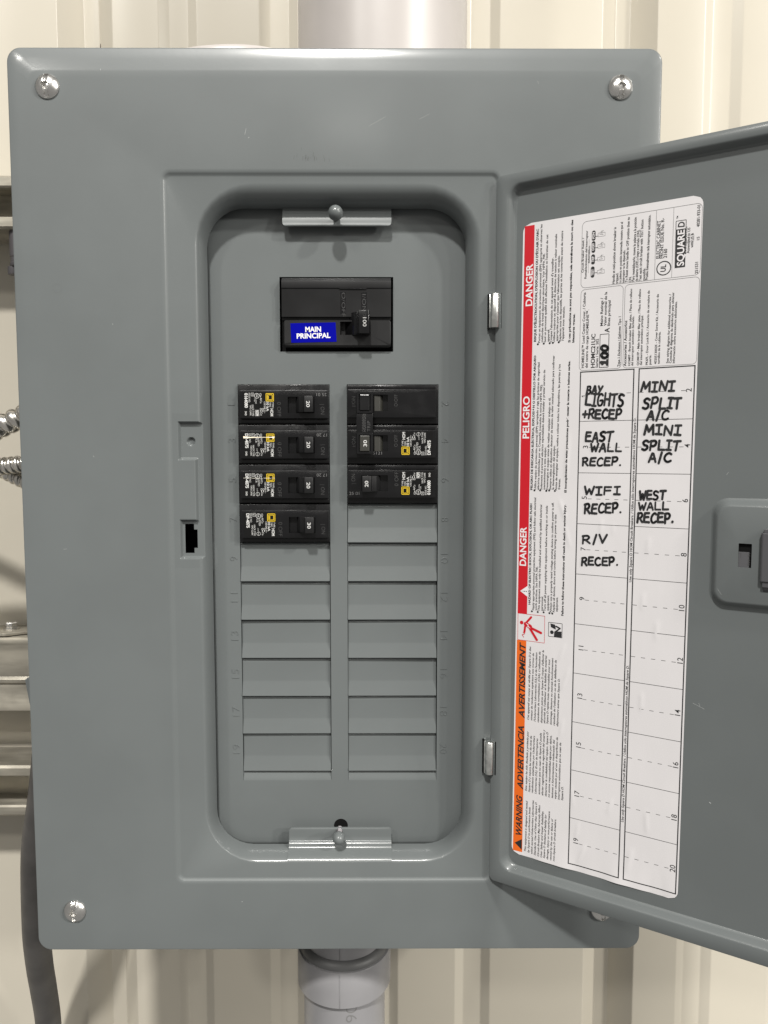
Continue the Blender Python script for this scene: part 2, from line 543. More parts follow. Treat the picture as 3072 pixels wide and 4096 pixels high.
loops.append(cov(*EDGE, 16.2))
lipx.append((EDGE[0] - 0.0001, 16.2))
mb = MB()
SK = 4 * 9 - 9      # index of the left side segment between the two extra points
nloop = len(loops[0])
ia = [i for i in range(nloop) if abs(loops[0][i][2] - EX[0]) < 1e-6 and loops[0][i][0] < -150][0]
mb.loft(loops, skip=lambda k, i: k >= K4 and i == ia)
# left strip with the latch strike pressed into it
def lip(x):
    for i in range(len(lipx) - 1):
        if lipx[i][0] <= x <= lipx[i + 1][0] + 1e-6:
            d = lipx[i + 1][0] - lipx[i][0]
            k = (x - lipx[i][0]) / d if d > 1e-6 else 0
            return lipx[i][1] + (lipx[i + 1][1] - lipx[i][1]) * k
    return lipx[-1][1]
def sm(t):
    t = max(0.0, min(1.0, t))
    return t * t * (3 - 2 * t)
def inside(x, z, r):
    return min(x - r[0], r[1] - x, z - r[2], r[3] - z)
def recess(x, z):
    d = max(inside(x, z, (-98.0, -70, 37.4, 61.0)), inside(x, z, (-98.0, -70, -24.0, 0.4)), inside(x, z, (-87.8, -70, -24.0, 61.0)))
    m = sm((d + 0.2) / 1.5)
    y = 1.5 + 2.9 * m
    rr = math.hypot(x + 90.7, z - 48.9)
    y += 1.8 * sm((2.7 - rr) / 0.8)
    return y
xs = sorted(set([round(-101.4 + 0.35 * i, 3) for i in range(58)] + [round(a, 3) for a, b in lipx[:-1]]))
xs = [x for x in xs if x <= EDGE[0] + 1e-6]
zs = [EX[1] + (EX[0] - EX[1]) * i / 240 for i in range(241)]
vv = [(x, max(lip(x), recess(x, z)), z) for z in zs for x in xs]
ff = []
nx = len(xs)
for j in range(240):
    for i in range(nx - 1):
        cx, cz = (xs[i] + xs[i + 1]) / 2, (zs[j] + zs[j + 1]) / 2
        if -95.3 < cx < -89.7 and -21 < cz < -2.3 or -89.8 < cx < -87.6 and -17.5 < cz < -6.1:
            continue
        ff.append((j * nx + i, j * nx + i + 1, (j + 1) * nx + i + 1, (j + 1) * nx + i))
mb.add(vv, ff)
mb.add([(EDGE[0], 14.7, EX[1]), (EDGE[0], 16.2, EX[1]), (EDGE[0], 16.2, EX[0]), (EDGE[0], 14.7, EX[0])], [(0, 1, 2, 3)])
mb.v = [(x, y, z + max(0, z - 255) / 29 * 1.4 * (1 - (x / 198) ** 2) if z > 255 else z) for x, y, z in mb.v]
def flat_sides(x, y, z):
    # the turned edge is fullest along the top; sides and foot are almost flat
    if 0 < y < 3.7 and (abs(x) > 175 or z < -258 or z > 258):
        w = sm((z - 262) / 8.0) * (1 - sm((abs(x) - 170) / 24.0) * .7)
        return (x, y * (0.12 + 0.88 * w), z)
    return (x, y, z)
mb.v = [flat_sides(*p) for p in mb.v]
cover = mb.build("cover", PAINT, panel, 40)

def mark(name, pts, w, m, y=-0.035):
    mb = MB()
    for i in range(len(pts) - 1):
        bar(mb, pts[i], pts[i + 1], w * (1 if 0 < i < len(pts) - 2 else .6), lambda a, b, h: (a, y - h, b), .002 * i)
    return mb.build(name, m, cover)
SCUFF = mat("scuffed_paint", (0.052, 0.056, 0.056, 1), .6)
PALE = mat("scratched_paint", (0.33, 0.34, 0.34, 1), .5)
for k in range(26):
    x = -24 + random.gauss(8, 6.5)
    z = 215.5 + abs(random.gauss(0, 2.2)) - (x + 16) * .1
    mark("scuff_mark", [(x, z), (x + random.uniform(-.2, .3), z + random.uniform(.5, 1.6)), (x + random.uniform(-.2, .4), z + random.uniform(1.6, 2.6))], random.uniform(.15, .4), SCUFF)
for x0, z0, x1, z1, w in ((-54, 231, -53.2, 234.5, .22), (-52, 229, -51.4, 229.6, .4), (50, 240, 56, 243, .12), (-136, 120, -135.6, 119.4, .4), (-170, -18, -168, -17.6, .2), (-139, 268.5, -138.7, 267.6, .4),
                          (-63, -247, -62, -246.6, .3), (120, 262, 121, 260.4, .14), (20, 236, 30, 241.5, .1), (-150, 40, -149.4, 39.2, .3)):
    mark("scratch_mark", [(x0, z0), ((x0 + x1) / 2 + .1, (z0 + z1) / 2), (x1, z1)], w, PALE)
ringm = MB()
ring(ringm, (-168.6, 141.0), 2.6, .2, lambda a, b, h: (a, -0.03 - h, b), 0)
ringm.build("ring_mark", mat("faint_ring", (0.082, 0.089, 0.090, 1), .4), cover)

# cover screws: domed head with a slot and a square drive
def screw_mesh():
    mb = MB()
    n, rings = 72, 20
    R = 7.2
    vs_, fs = [], []
    for k in range(rings + 1):
        r = R * k / rings
        for i in range(n):
            a = 2 * math.pi * i / n
            x, z = r * math.cos(a), r * math.sin(a)
            y = -3.5 * (1 - (r / R) ** 2) ** 0.75 if r < R else 0.0
            g = 0.0
            if abs(x) < 1.3 and abs(z) < 6.7:
                g = 1.3 * min(1, (1.3 - abs(x)) / .4)
            if abs(x) + abs(z) < 2.5:
                g = 2.6
            y = min(0.2, y + g)
            vs_.append((x, y - 0.3, z))
    for k in range(rings):
        for i in range(n):
            j = (i + 1) % n
            fs.append((k * n + i, k * n + j, (k + 1) * n + j, (k + 1) * n + i))
    mb.add(vs_, fs)
    mb.lathe([(7.2, -0.3), (7.3, 0.1), (7.0, 0.6)], (0, 0, 0), 'y', 48, cap=False)
    return mb
scr = screw_mesh().build("cover_screw", ZINC, panel, 45)
spots = [(-170.6, 258.4, 0), (169.6, 258.4, 3), (-170.4, -252.9, 2), (170.0, -252.9, -4)]
for i, (x, z, a) in enumerate(spots):
    o = scr if i == 0 else copy_part(scr, panel, (0, 0, 0))
    o.location = Vector((x, -0.2, z)) * S
    o.rotation_euler = (0, math.radians(a), 0)

# ---------------------------------------------------------------- deadfront plate with its openings
DY = 20.0
Z0, PITCH = 85.4, 25.4
LX, RX = (-64.3, -5.7), (5.3, 63.9)
MAINC = (-36.9, 34.9, 106.0, 152.5)
def dead_grid(mb, rect, holes):
    xs = sorted(set([rect[0], rect[1]] + [h[i] for h in holes for i in (0, 1)]))
    zs = sorted(set([rect[2], rect[3]] + [h[i] for h in holes for i in (2, 3)]))
    vs_ = [(x, DY, z) for z in zs for x in xs]
    fs = []
    n = len(xs)
    for j in range(len(zs) - 1):
        for i in range(n - 1):
            cx, cz = (xs[i] + xs[i + 1]) / 2, (zs[j] + zs[j + 1]) / 2
            if any(h[0] < cx < h[1] and h[2] < cz < h[3] for h in holes):
                continue
            fs.append((j * n + i, j * n + i + 1, (j + 1) * n + i + 1, (j + 1) * n + i))
    mb.add(vs_, fs)
ZL = Z0 - 10 * PITCH
mb = MB()
inner = (-72.0, 73.0, -190.0, 176.0)
holes = [(LX[0], LX[1], ZL - 6.5, Z0), (RX[0], RX[1], ZL - 6.5, Z0), MAINC]
dead_grid(mb, inner, holes)
dl = [at_y(rrect(*inner, 0.001, 8), DY)]
for ins, y in ((0, DY), (1.2, DY + .15), (2.6, DY + 1.0), (3.6, DY + 2.6), (4.2, DY + 6), (4.4, DY + 14)):
    dl.append(at_y(rrect(-81.3 - ins * .6, 82.4 + ins * .6, -217.0 - ins, 198 + ins, 21 + ins, 8), y))
mb.loft(dl)
dead = mb.build("deadfront", PAINT, panel, 40)
mb = MB()
for x0, x1 in (LX, RX):
    mb.loft([[(x, DY + y, ZL + z) for z, y in ((.1, 2.4), (-.2, 1.8), (-1, 1.6), (-4.5, .45), (-6.0, .06), (-6.55, .0))] for x in (x0 + .15, x1 - .15)], closed=False)
mb.build("pressed_lip", PAINT, dead, 60)
# returned edges of the openings
mb = MB()
for x0, x1, z0, z1 in holes:
    mb.loft([[(x0, y, z0), (x1, y, z0), (x1, y, z1), (x0, y, z1)] for y in (DY + 0.02, DY + 1.5)])
    mb.loft([[(x0 - e, DY + 1.5, z0 - e), (x1 + e, DY + 1.5, z0 - e), (x1 + e, DY + 1.5, z1 + e), (x0 - e, DY + 1.5, z1 + e)] for e in (0, 3)])
mb.build("opening_edge", PAINT, dead)

# punched slot numbers
for i in range(20):
    row, s = i // 2, str(i + 1)
    zc = Z0 - PITCH * (row + 0.5) + (2.5 if row else 0.5)
    w = 2.9 if len(s) == 1 else 6.4
    if s == "1":
        w = 2.2
    mb = MB()
    fn = lambda a, b, h: (a, DY - h, b)
    v, f = glyphs(s, -0.022)
    if i % 2 == 0:
        p0, p1 = (-65.9 + -0.2, zc - w / 2), (-66.1, zc + w / 2)
    else:
        p0, p1 = (66.0, zc + w / 2), (66.0, zc - w / 2)
    text(mb, s, p0, p1, 4.6, fn, 0.02, -0.012)
    o = mb.build("slot_number", PAINT, dead)
    md = o.modifiers.new("depth", 'SOLIDIFY')
    md.thickness = 0.6 * S
    md.offset = 0
    bv = o.modifiers.new("soft", 'BEVEL')
    bv.width = 0.14 * S
    bv.segments = 2

# filler plates closing the unused spaces
fw = 58.2
prof_f = [(25.25, 2.4), (24.9, 2.0), (22, 1.9), (10.2, 1.75), (9.2, 1.6), (1.2, -0.45), (0.35, -0.6), (0.05, -0.3), (0.05, 2.2)]
mb = MB()
mb.loft([[(x, y, z) for z, y in prof_f] for x in (0.2, 0.5, fw - 0.5, fw - .2)], closed=False)
fill = mb.build("filler_plate", PAINT, panel, 50)
first = True
for col, r0 in ((LX, 4), (RX, 3)):
    for row in range(r0, 10):
        loc = (col[0] + 0.1, DY, Z0 - PITCH * (row + 1))
        if first:
            fill.location = Vector(loc) * S
            first = False
        else:
            o = copy_part(fill, panel, (loc[0] + random.uniform(-.05, .05), loc[1] + random.uniform(-.15, .2), loc[2]))
            o.rotation_euler = (math.radians(random.uniform(-.6, .6)), math.radians(random.uniform(-.08, .08)), math.radians(random.uniform(-.25, .25)))

mb = MB()
mb.lathe([(0.05, -.05), (4.6, -.05), (4.7, .2)], (0.3, DY - .05, -206.2), 'y', 28)
mb.build("bolt_hole_shade", VOID, dead)  # flat disc, the shade of the hole is put into its colour
# tabs with their thumb screws: rounded sheet tongues folded out of the lip
def tongue(rows, x0, x1, r, free):
    """rows: (y, z) from the lip to the free edge; the last `free` rows are drawn in at rounded corners"""
    mb = MB()
    n = len(rows)
    zf = rows[-1][1]
    L = []
    for y, z in rows:
        d = abs(z - zf)
        cut = r - math.sqrt(max(0, r * r - (r - d) ** 2)) if d < r else 0
        L.append([(x0 + cut + (x1 - x0 - 2 * cut) * i / 12, y, z) for i in range(13)])
    B = [[(x, y + 1.3, z) for x, y, z in row] for row in L]
    for G in (L, B):
        mb.loft(G, closed=False)
    rim = lambda G: [p[0] for p in G] + G[-1][1:-1] + [p[-1] for p in G[::-1]]
    mb.loft([rim(L), rim(B)], closed=False)
    return mb
top_rows = [(14.9, 194.2), (14.6, 192.8), (14.5, 191.0), (14.3, 189.6), (14.0, 188.2), (13.7, 186.8), (13.4, 185.4), (13.25, 184.2), (13.1, 183.3), (12.95, 182.7), (12.9, 182.3), (13.0, 181.95), (13.3, 181.7)]
bot_rows = [(1.48, -221.4), (2.0, -220.2), (3.6, -218.9), (6.6, -217.7), (9.2, -217.0), (10.6, -216.3), (11.0, -215.0), (11.3, -213.7), (12.7, -213.2), (13.0, -212.8), (13.1, -210), (13.1, -207), (13.1, -205.6), (13.15, -204.9), (13.4, -204.5)]
tongue(top_rows, -33.9, 33.6, 2.6, 4).build("retaining_tab", PAINT, panel, 60)
tongue(bot_rows, -33.4, 33.9, 1.6, 3).build("retaining_tab", PAINT, panel, 60)
for x, z, r in ((-0.4, 187.0, 4.6), (-0.3, -206.6, 4.1)):
    mb = MB()
    mb.lathe([(0.05, -4.4), (r * .35, -4.2), (r * .7, -3.1), (r * .93, -1.4), (r, 0.6), (r * .9, 2.2), (r * .55, 2.9)], (x, 4.0, z), 'y', 40)
    k = mb.build("thumb_screw", PAINT, panel, 60)
    mb = MB()
    pr_ = [(2.0, 6.4)]
    for i in range(14):
        pr_ += [(1.75, 6.6 + i * .7), (2.15, 6.95 + i * .7)]
    mb.lathe(pr_, (x, 0, z), 'y', 20)
    mb.build("thread", DARKST, k)

# lettering of the door label: style, capital height, start and end on the door (mm), words
PRINT = [
 ('b', 1.3, 24.63, 107.76, 25.27, 173.22, "RISQUE D'ÉLECTROCUTION, D'EXPLOSION OU D'ÉCLAIR D'ARC"),
 ('r', 1.25, 27.17, 106.92, 27.44, 175.55, 'Portez un équipement de protection personnel (ÉPP) approprié et observez les'),
 ('r', 1.25, 28.94, 107.16, 29.3, 158.66, 'méthodes de travail électrique sécuritaire. Voir NFPA 70E.'),
 ('r', 1.25, 30.7, 106.92, 31.09, 169.17, "Seul un personnel qualifié doit effectuer l'installation et l'entretien de cet"),
 ('r', 1.25, 32.74, 107.19, 32.78, 114.57, 'appareil.'),
 ('r', 1.25, 34.44, 106.74, 34.57, 155.46, "Coupez l'alimentation de cet appareil avant d'y travailler."),
 ('r', 1.25, 36.24, 106.6, 36.39, 168.65, 'Utilisez toujours un dispositif de détection de tension à valeur nominale'),
 ('r', 1.25, 38.01, 107.17, 38.27, 156.28, "appropriée pour s'assurer que l'alimentation est coupée."),
 ('r', 1.25, 39.86, 106.86, 40.0, 169.94, 'Replacez tous les dispositifs, les portes et les couvercles avant de mettre'),
 ('r', 1.25, 41.51, 107.16, 41.75, 126.82, "l'appareil sous tension."),
 ('b', 1.25, 47.75, 105.52, 47.86, 121.99, 'blessures graves.'),
 ('b', 1.25, 45.45, 105.69, 45.8, 175.21, 'Si ces précautions ne sont pas respectées, cela entraînera la mort ou des'),
 ('b', 1.25, 23.76, 19.34, 24.76, 99.74, 'PELIGRO DE DESCARGA ELÉCTRICA, EXPLOSIÓN O DESTELLO POR ARQUEO'),
 ('r', 1.25, 26.05, 19.53, 27.13, 95.49, 'Utilice equipo de protección personal (EPP) apropiado y siga las prácticas de seguridad'),
 ('r', 1.25, 27.95, 19.45, 28.9, 82.57, 'eléctrica establecidas por su Compañía (consulte la norma NFPA 70E).'),
 ('r', 1.25, 29.89, 19.62, 30.64, 90.93, 'Solamente el personal eléctrico especializado deberá instalar y prestar servicio de'),
 ('r', 1.25, 31.7, 19.85, 31.91, 45.33, 'mantenimiento a este equipo.'),
 ('r', 1.25, 33.51, 19.59, 34.16, 74.43, 'Desenergice el equipo antes de realizar cualquier trabajo en él.'),
 ('r', 1.25, 35.43, 19.76, 36.15, 98.97, 'Siempre utilice un dispositivo detector de tensión de valor nominal adecuado para confirmar'),
 ('r', 1.25, 37.15, 19.99, 37.44, 46.22, 'la desenergización del equipo.'),
 ('r', 1.25, 39.01, 19.41, 39.83, 93.62, 'Antes de energizar el equipo, vuelva a colocar todos los dispositivos, las puertas y los'),
 ('r', 1.25, 40.9, 20.08, 40.96, 26.55, 'frentes.'),
 ('b', 1.25, 44.77, 18.33, 45.55, 95.25, 'El incumplimiento de estas precauciones podrá causar la muerte o lesiones serias.'),
 ('b', 1.25, 23.55, -50.91, 23.69, 11.14, 'HAZARD OF ELECTRIC SHOCK, EXPLOSION, OR ARC FLASH'),
 ('r', 1.25, 25.93, -54.26, 26.13, 14.81, 'Apply appropriate personal protective equipment (PPE) and follow safe electrical'),
 ('r', 1.25, 27.72, -54.2, 27.93, -26.99, 'work practices. See NFPA 70E.'),
 ('r', 1.25, 29.57, -54.31, 29.92, 10.6, 'This equipment must only be installed and serviced by qualified electrical'),
 ('r', 1.25, 31.53, -53.78, 31.57, -44.83, 'personnel.'),
 ('r', 1.25, 33.36, -53.9, 33.54, 10.23, 'Turn off all power supplying this equipment before working on or inside'),
 ('r', 1.25, 35.24, -53.37, 35.26, -43.83, 'equipment.'),
 ('r', 1.25, 37.01, -54.45, 37.23, 12.23, 'Always use a properly rated voltage sensing device to confirm power is off.'),
 ('r', 1.25, 38.87, -53.93, 39.01, 5.14, 'Replace all devices, doors and covers before turning on power to this'),
 ('r', 1.25, 40.72, -53.4, 40.75, -44.55, 'equipment.'),
 ('b', 1.25, 44.28, -55.54, 44.59, 11.24, 'Failure to follow these instructions will result in death or serious injury.'),
 ('W', 3.9, 21.81, 129.09, 21.88, 153.54, 'DANGER'),
 ('W', 3.9, 21.08, 50.47, 21.11, 75.69, 'PELIGRO'),
 ('W', 3.9, 20.31, -27.26, 20.34, -3.27, 'DANGER'),
 ('K', 3.6, 19.91, -198.74, 19.97, -172.74, 'WARNING'),
 ('K', 3.6, 20.48, -168.64, 20.53, -127.85, 'ADVERTENCIA'),
 ('K', 3.6, 20.79, -122.9, 20.73, -74.93, 'AVERTISSEMENT'),
 ('i', 1.2, 23.1, -208.22, 23.72, -175.14, 'This equipment is designed and tested'),
 ('i', 1.2, 25.24, -208.39, 25.67, -178.72, 'by Square D to performance levels'),
 ('i', 1.2, 27.37, -208.67, 27.81, -173.79, 'which exceed Underwriters Laboratories'),
 ('i', 1.2, 29.49, -208.84, 29.81, -174.61, 'Standards. Use of Other than Square D'),
 ('i', 1.2, 31.71, -208.86, 31.93, -175.83, 'Circuit Breakers May Adversely Affect'),
 ('i', 1.2, 33.69, -208.84, 34.06, -179.12, 'User Safety and Impair Reliability.'),
 ('i', 1.2, 35.56, -208.85, 36.06, -180.79, 'Square D disclaims all liability for'),
 ('i', 1.2, 37.64, -209.02, 38.19, -178.28, 'damage, injury or non-performance'),
 ('i', 1.2, 39.7, -208.96, 40.21, -182.43, 'caused by the use or failure of'),
 ('i', 1.2, 41.76, -208.91, 42.14, -182.14, 'non-Square D circuit breakers.'),
 ('i', 1.2, 23.06, -168.91, 23.69, -130.5, 'Este equipo ha sido diseñado y probado por'),
 ('i', 1.2, 25.18, -169.17, 25.83, -133.0, 'Square D y supera las normas de nivel de'),
 ('i', 1.2, 27.18, -169.23, 27.81, -132.61, 'rendimiento establecidas por Underwriters'),
 ('i', 1.2, 29.29, -169.27, 29.8, -133.83, 'Laboratories (UL). El uso de interruptores'),
 ('i', 1.2, 31.6, -169.15, 32.03, -129.94, 'automáticos que no sean de Square D puede'),
 ('i', 1.2, 33.68, -169.29, 34.05, -127.39, 'afectar negativamente la seguridad del usuario y'),
 ('i', 1.2, 35.86, -169.31, 36.23, -128.57, 'deteriorar la confiabilidad del equipo. Square D'),
 ('i', 1.2, 37.81, -169.48, 38.41, -130.28, 'no asume responsabilidad alguna por daños,'),
 ('i', 1.2, 39.97, -169.38, 40.38, -132.55, 'lesiones o funcionamiento inadecuado del'),
 ('i', 1.2, 41.91, -169.45, 42.37, -130.55, 'equipo causado por el uso o desperfectos de'),
 ('i', 1.2, 44.05, -169.46, 44.44, -133.54, 'interruptores automáticos que no sean de'),
 ('i', 1.2, 46.18, -169.36, 46.22, -160.67, 'Square D.'),
 ('i', 1.2, 23.8, -123.21, 24.39, -76.89, 'Cet appareil est conçu et vérifié par Square D à des'),
 ('i', 1.2, 25.9, -123.25, 26.42, -80.77, 'niveaux de rendement supérieurs aux normes de'),
 ('i', 1.2, 28.1, -123.48, 28.48, -80.06, "l'Underwriters Laboratories (UL) et de l'association"),
 ('i', 1.2, 30.18, -123.62, 30.53, -79.24, "canadienne de normalisation (CSA). L'utilisation de"),
 ('i', 1.2, 32.36, -123.64, 32.67, -78.1, "disjoncteurs autres que Square D risque d'affecter la"),
 ('i', 1.2, 34.2, -123.61, 34.54, -81.01, "sécurité de l'utilisateur et la fiabilité du matériel."),
 ('i', 1.2, 36.04, -123.47, 36.62, -83.14, 'Square D rejette toute responsabilité pour tout'),
 ('i', 1.2, 38.29, -123.57, 38.62, -82.01, 'dommage, blessure ou mauvais fonctionnement'),
 ('i', 1.2, 40.33, -123.72, 40.65, -82.98, "résultant de l'utilisation ou de la défaillance de"),
 ('i', 1.2, 42.35, -123.86, 42.87, -94.19, 'disjoncteurs autres que Square D.'),
 ('r', 1.45, 53.7, 90.63, 53.9, 133.4, 'HOMELINE™ Load Center Cover. / Cubierta'),
 ('r', 1.45, 55.9, 90.5, 55.94, 123.53, 'del centro de carga HOMELINE™.'),
 ('m', 2.2, 59.9, 90.36, 59.93, 109.55, 'HOMC21UC'),
 ('r', 1.4, 61.77, 90.25, 61.85, 106.6, 'Series / Serie: S02'),
 ('r', 2.7, 67.84, 109.58, 67.92, 112.34, 'A'),
 ('r', 1.45, 64.03, 113.64, 63.92, 129.35, 'Mains Ratings /'),
 ('r', 1.45, 66.02, 113.46, 66.07, 132.4, 'Valor nominal de la'),
 ('r', 1.45, 68.05, 113.29, 68.15, 127.47, 'línea principal'),
 ('r', 1.3, 74.03, 90.15, 74.08, 117.97, 'Type 1 Enclosure / Gabinete Tipo 1'),
 ('m', 1.45, 77.59, 90.17, 77.53, 115.39, 'Accessories / Accesorios'),
 ('r', 1.2, 79.79, 90.28, 79.82, 132.57, 'HOMFP - Branch breaker filler plate. / Placa de relleno'),
 ('r', 1.2, 81.43, 90.18, 81.26, 117.53, 'del interruptor automático derivado.'),
 ('r', 1.2, 84.55, 90.23, 84.55, 131.9, 'QOM1FP - Main breaker filler plate. / Placa de relleno'),
 ('r', 1.2, 86.17, 90.22, 86.11, 117.55, 'del interruptor automático principal.'),
 ('r', 1.2, 89.29, 90.18, 89.28, 130.54, 'PK6FL - Door Lock Kit. / Accesorio de cerradura de'),
 ('r', 1.2, 91.03, 90.21, 90.93, 95.55, 'puerta.'),
 ('r', 1.2, 93.89, 90.36, 94.13, 128.07, '4020513002K - Cover Screw Kit. / Accesorio de'),
 ('r', 1.2, 95.56, 90.35, 95.58, 107.74, 'tornillos de la cubierta.'),
 ('r', 1.2, 100.17, 90.44, 100.56, 127.38, 'See wiring diagram for additional accessories. /'),
 ('r', 1.2, 101.73, 90.34, 102.08, 128.21, 'Consulte el diagrama de alambrado para obtener'),
 ('r', 1.2, 103.37, 90.24, 103.67, 123.18, 'información sobre accesorios adicionales.'),
 ('r', 1.2, 52.43, 144.66, 52.27, 164.26, 'Circuit Breaker Reset. /'),
 ('r', 1.2, 54.14, 141.08, 54.41, 167.85, 'Restablecimiento del interruptor'),
 ('r', 1.2, 55.73, 149.52, 55.87, 159.3, 'automático.'),
 ('r', 1.4, 70.09, 136.36, 70.31, 167.33, 'Handle at mid-position shows breaker is'),
 ('r', 1.4, 71.99, 136.23, 72.04, 142.16, 'tripped.'),
 ('r', 1.3, 73.74, 136.41, 73.92, 169.57, 'La palanca en posición intermedia muestra que el'),
 ('r', 1.3, 75.52, 136.34, 75.56, 154.2, 'interruptor se ha disparado.'),
 ('r', 1.4, 77.26, 136.33, 77.6, 171.67, 'To Reset move handle to OFF position then to'),
 ('r', 1.4, 79.21, 136.33, 79.23, 139.27, 'ON.'),
 ('r', 1.4, 80.88, 136.42, 81.3, 170.94, 'Para reestablecerlo, mueva la palanca a la posición'),
 ('r', 1.4, 82.73, 136.29, 83.04, 164.0, 'de abierto (OFF) y luego a cerrado (ON).'),
 ('r', 1.4, 84.67, 136.16, 85.01, 169.12, 'Test each circuit breaker with TEST button'),
 ('r', 1.4, 86.68, 136.3, 86.68, 143.0, 'monthly.'),
 ('r', 1.4, 88.13, 136.36, 88.76, 171.03, 'Pruebe mensualmente cada interruptor automático.'),
 ('r', 1.75, 93.93, 147.11, 93.96, 167.25, 'ELECTRIC CABINET'),
 ('r', 1.75, 95.81, 146.95, 95.89, 168.17, 'FRONT ISSUE No. R-'),
 ('r', 1.75, 97.76, 146.92, 97.81, 151.73, '2160'),
 ('r', 1.1, 107.63, 147.32, 107.68, 161.84, 'www.squared.com'),
 ('r', 1.3, 109.12, 147.79, 109.24, 161.16, 'Assembled in US'),
 ('r', 1.3, 110.93, 150.53, 110.96, 158.1, 'with US &'),
 ('r', 1.45, 113.73, 136.6, 113.68, 142.72, '251531'),
 ('r', 1.3, 113.97, 154.01, 114.0, 155.78, '15'),
 ('r', 1.45, 113.85, 160.81, 113.93, 172.05, '40281-933-01'),
 ('r', 0.8, 102.96, 166.6, 103.0, 168.16, 'TM'),
 ('W', 3.4, 106.49, 141.72, 106.38, 160.48, 'SQUARE'),
 ('m', 3.2, 106.21, 161.93, 106.39, 164.72, 'D'),
 ('W', 1.3, 58.14, 142.28, 58.31, 145.85, 'TEST'),
 ('W', 1.3, 58.13, 149.69, 58.36, 152.86, 'TRIP'),
 ('W', 1.3, 58.19, 156.12, 58.34, 160.24, 'O/OFF'),
 ('W', 1.3, 58.14, 162.64, 58.36, 166.31, 'I/ON'),
 ('m', 2.6, 97.21, 139.62, 97.46, 143.46, 'UL'),
 ('r', 1.35, 83.4, -31.69, 83.7, 61.38, 'Use only Square D HOM Circuit Breakers. / Utilice sólo interruptores automáticos HOM de Square D.'),
 ('i', 1.35, 82.44, -173.48, 83.16, -80.11, 'Use only Square D HOM Circuit Breakers. / Utilice sólo interruptores automáticos HOM de Square D.'),
 ('r', 2.9, 57.0, 44.01, 57.0, 46.31, '3'),
 ('r', 2.9, 56.92, 14.5, 56.92, 16.8, '5'),
 ('r', 2.9, 56.85, -15.53, 56.85, -13.23, '7'),
 ('r', 2.9, 56.76, -45.07, 56.76, -42.77, '9'),
 ('r', 2.9, 55.69, 73.46, 55.69, 75.76, '1'),
 ('r', 2.9, 56.76, -76.15, 56.76, -70.95, '11'),
 ('r', 2.9, 56.65, -105.28, 56.65, -100.08, '13'),
 ('r', 2.9, 56.44, -135.25, 56.44, -130.05, '15'),
 ('r', 2.9, 56.02, -165.5, 56.02, -160.3, '17'),
 ('r', 2.9, 55.99, -195.01, 55.99, -189.81, '19'),
 ('r', 2.9, 112.44, 74.29, 112.44, 76.59, '2'),
 ('r', 2.9, 112.55, 44.38, 112.55, 46.68, '4'),
 ('r', 2.9, 112.29, 14.59, 112.29, 16.89, '6'),
 ('r', 2.9, 112.46, -15.15, 112.46, -12.85, '8'),
 ('r', 2.9, 112.18, -46.15, 112.18, -40.95, '10'),
 ('r', 2.9, 112.24, -75.69, 112.24, -70.49, '12'),
 ('r', 2.9, 111.75, -105.37, 111.75, -100.17, '14'),
 ('r', 2.9, 111.53, -135.46, 111.53, -130.26, '16'),
 ('r', 2.9, 111.58, -165.92, 111.58, -160.72, '18'),
 ('r', 2.9, 111.62, -195.92, 111.62, -190.72, '20'),
]
BULLETS = [(26.27, 106.06), (29.92, 106.17), (33.55, 106.16), (35.46, 106.23), (39.03, 106.28), (25.54, 19.07), (29.12, 19.16), (32.94, 18.95), (34.74, 19.24), (38.25, 19.08), (25.08, -55.0), (28.85, -55.03), (32.53, -54.82), (36.17, -54.92), (37.98, -54.98)]
MARKER = [
 ('BAY', 54.97, 75.81, 64.78, 75.41, 4.4),
 ('LIGHTS', 54.61, 68.98, 76.89, 68.24, 6.85),
 ('+RECEP', 53.07, 61.66, 75.93, 61.1, 5.11),
 ('EAST', 55.04, 48.33, 71.18, 48.19, 5.42),
 ('WALL', 58.15, 42.4, 76.57, 42.37, 4.43),
 ('RECEP.', 53.63, 34.47, 76.56, 34.65, 4.47),
 ('WIFI', 55.18, 17.59, 76.2, 18.17, 4.48),
 ('RECEP.', 55.41, 6.61, 77.4, 7.51, 5.49),
 ('R/V', 54.56, -11.0, 69.62, -10.07, 4.52),
 ('RECEP.', 54.32, -24.15, 76.21, -22.46, 4.55),
 ('MINI', 85.73, 75.95, 103.84, 75.17, 5.18),
 ('SPLIT', 86.71, 66.5, 107.35, 65.85, 5.66),
 ('A/C', 89.17, 60.12, 101.35, 59.83, 4.9),
 ('MINI', 88.01, 51.83, 107.76, 51.56, 5.2),
 ('SPLIT', 86.84, 43.3, 107.38, 43.24, 5.23),
 ('A/C', 90.88, 36.66, 103.33, 36.73, 4.74),
 ('WEST', 86.16, 15.57, 100.78, 16.03, 4.8),
 ('WALL', 86.02, 9.79, 102.73, 10.43, 4.04),
 ('RECEP.', 85.37, 2.52, 105.6, 3.48, 5.31),
]

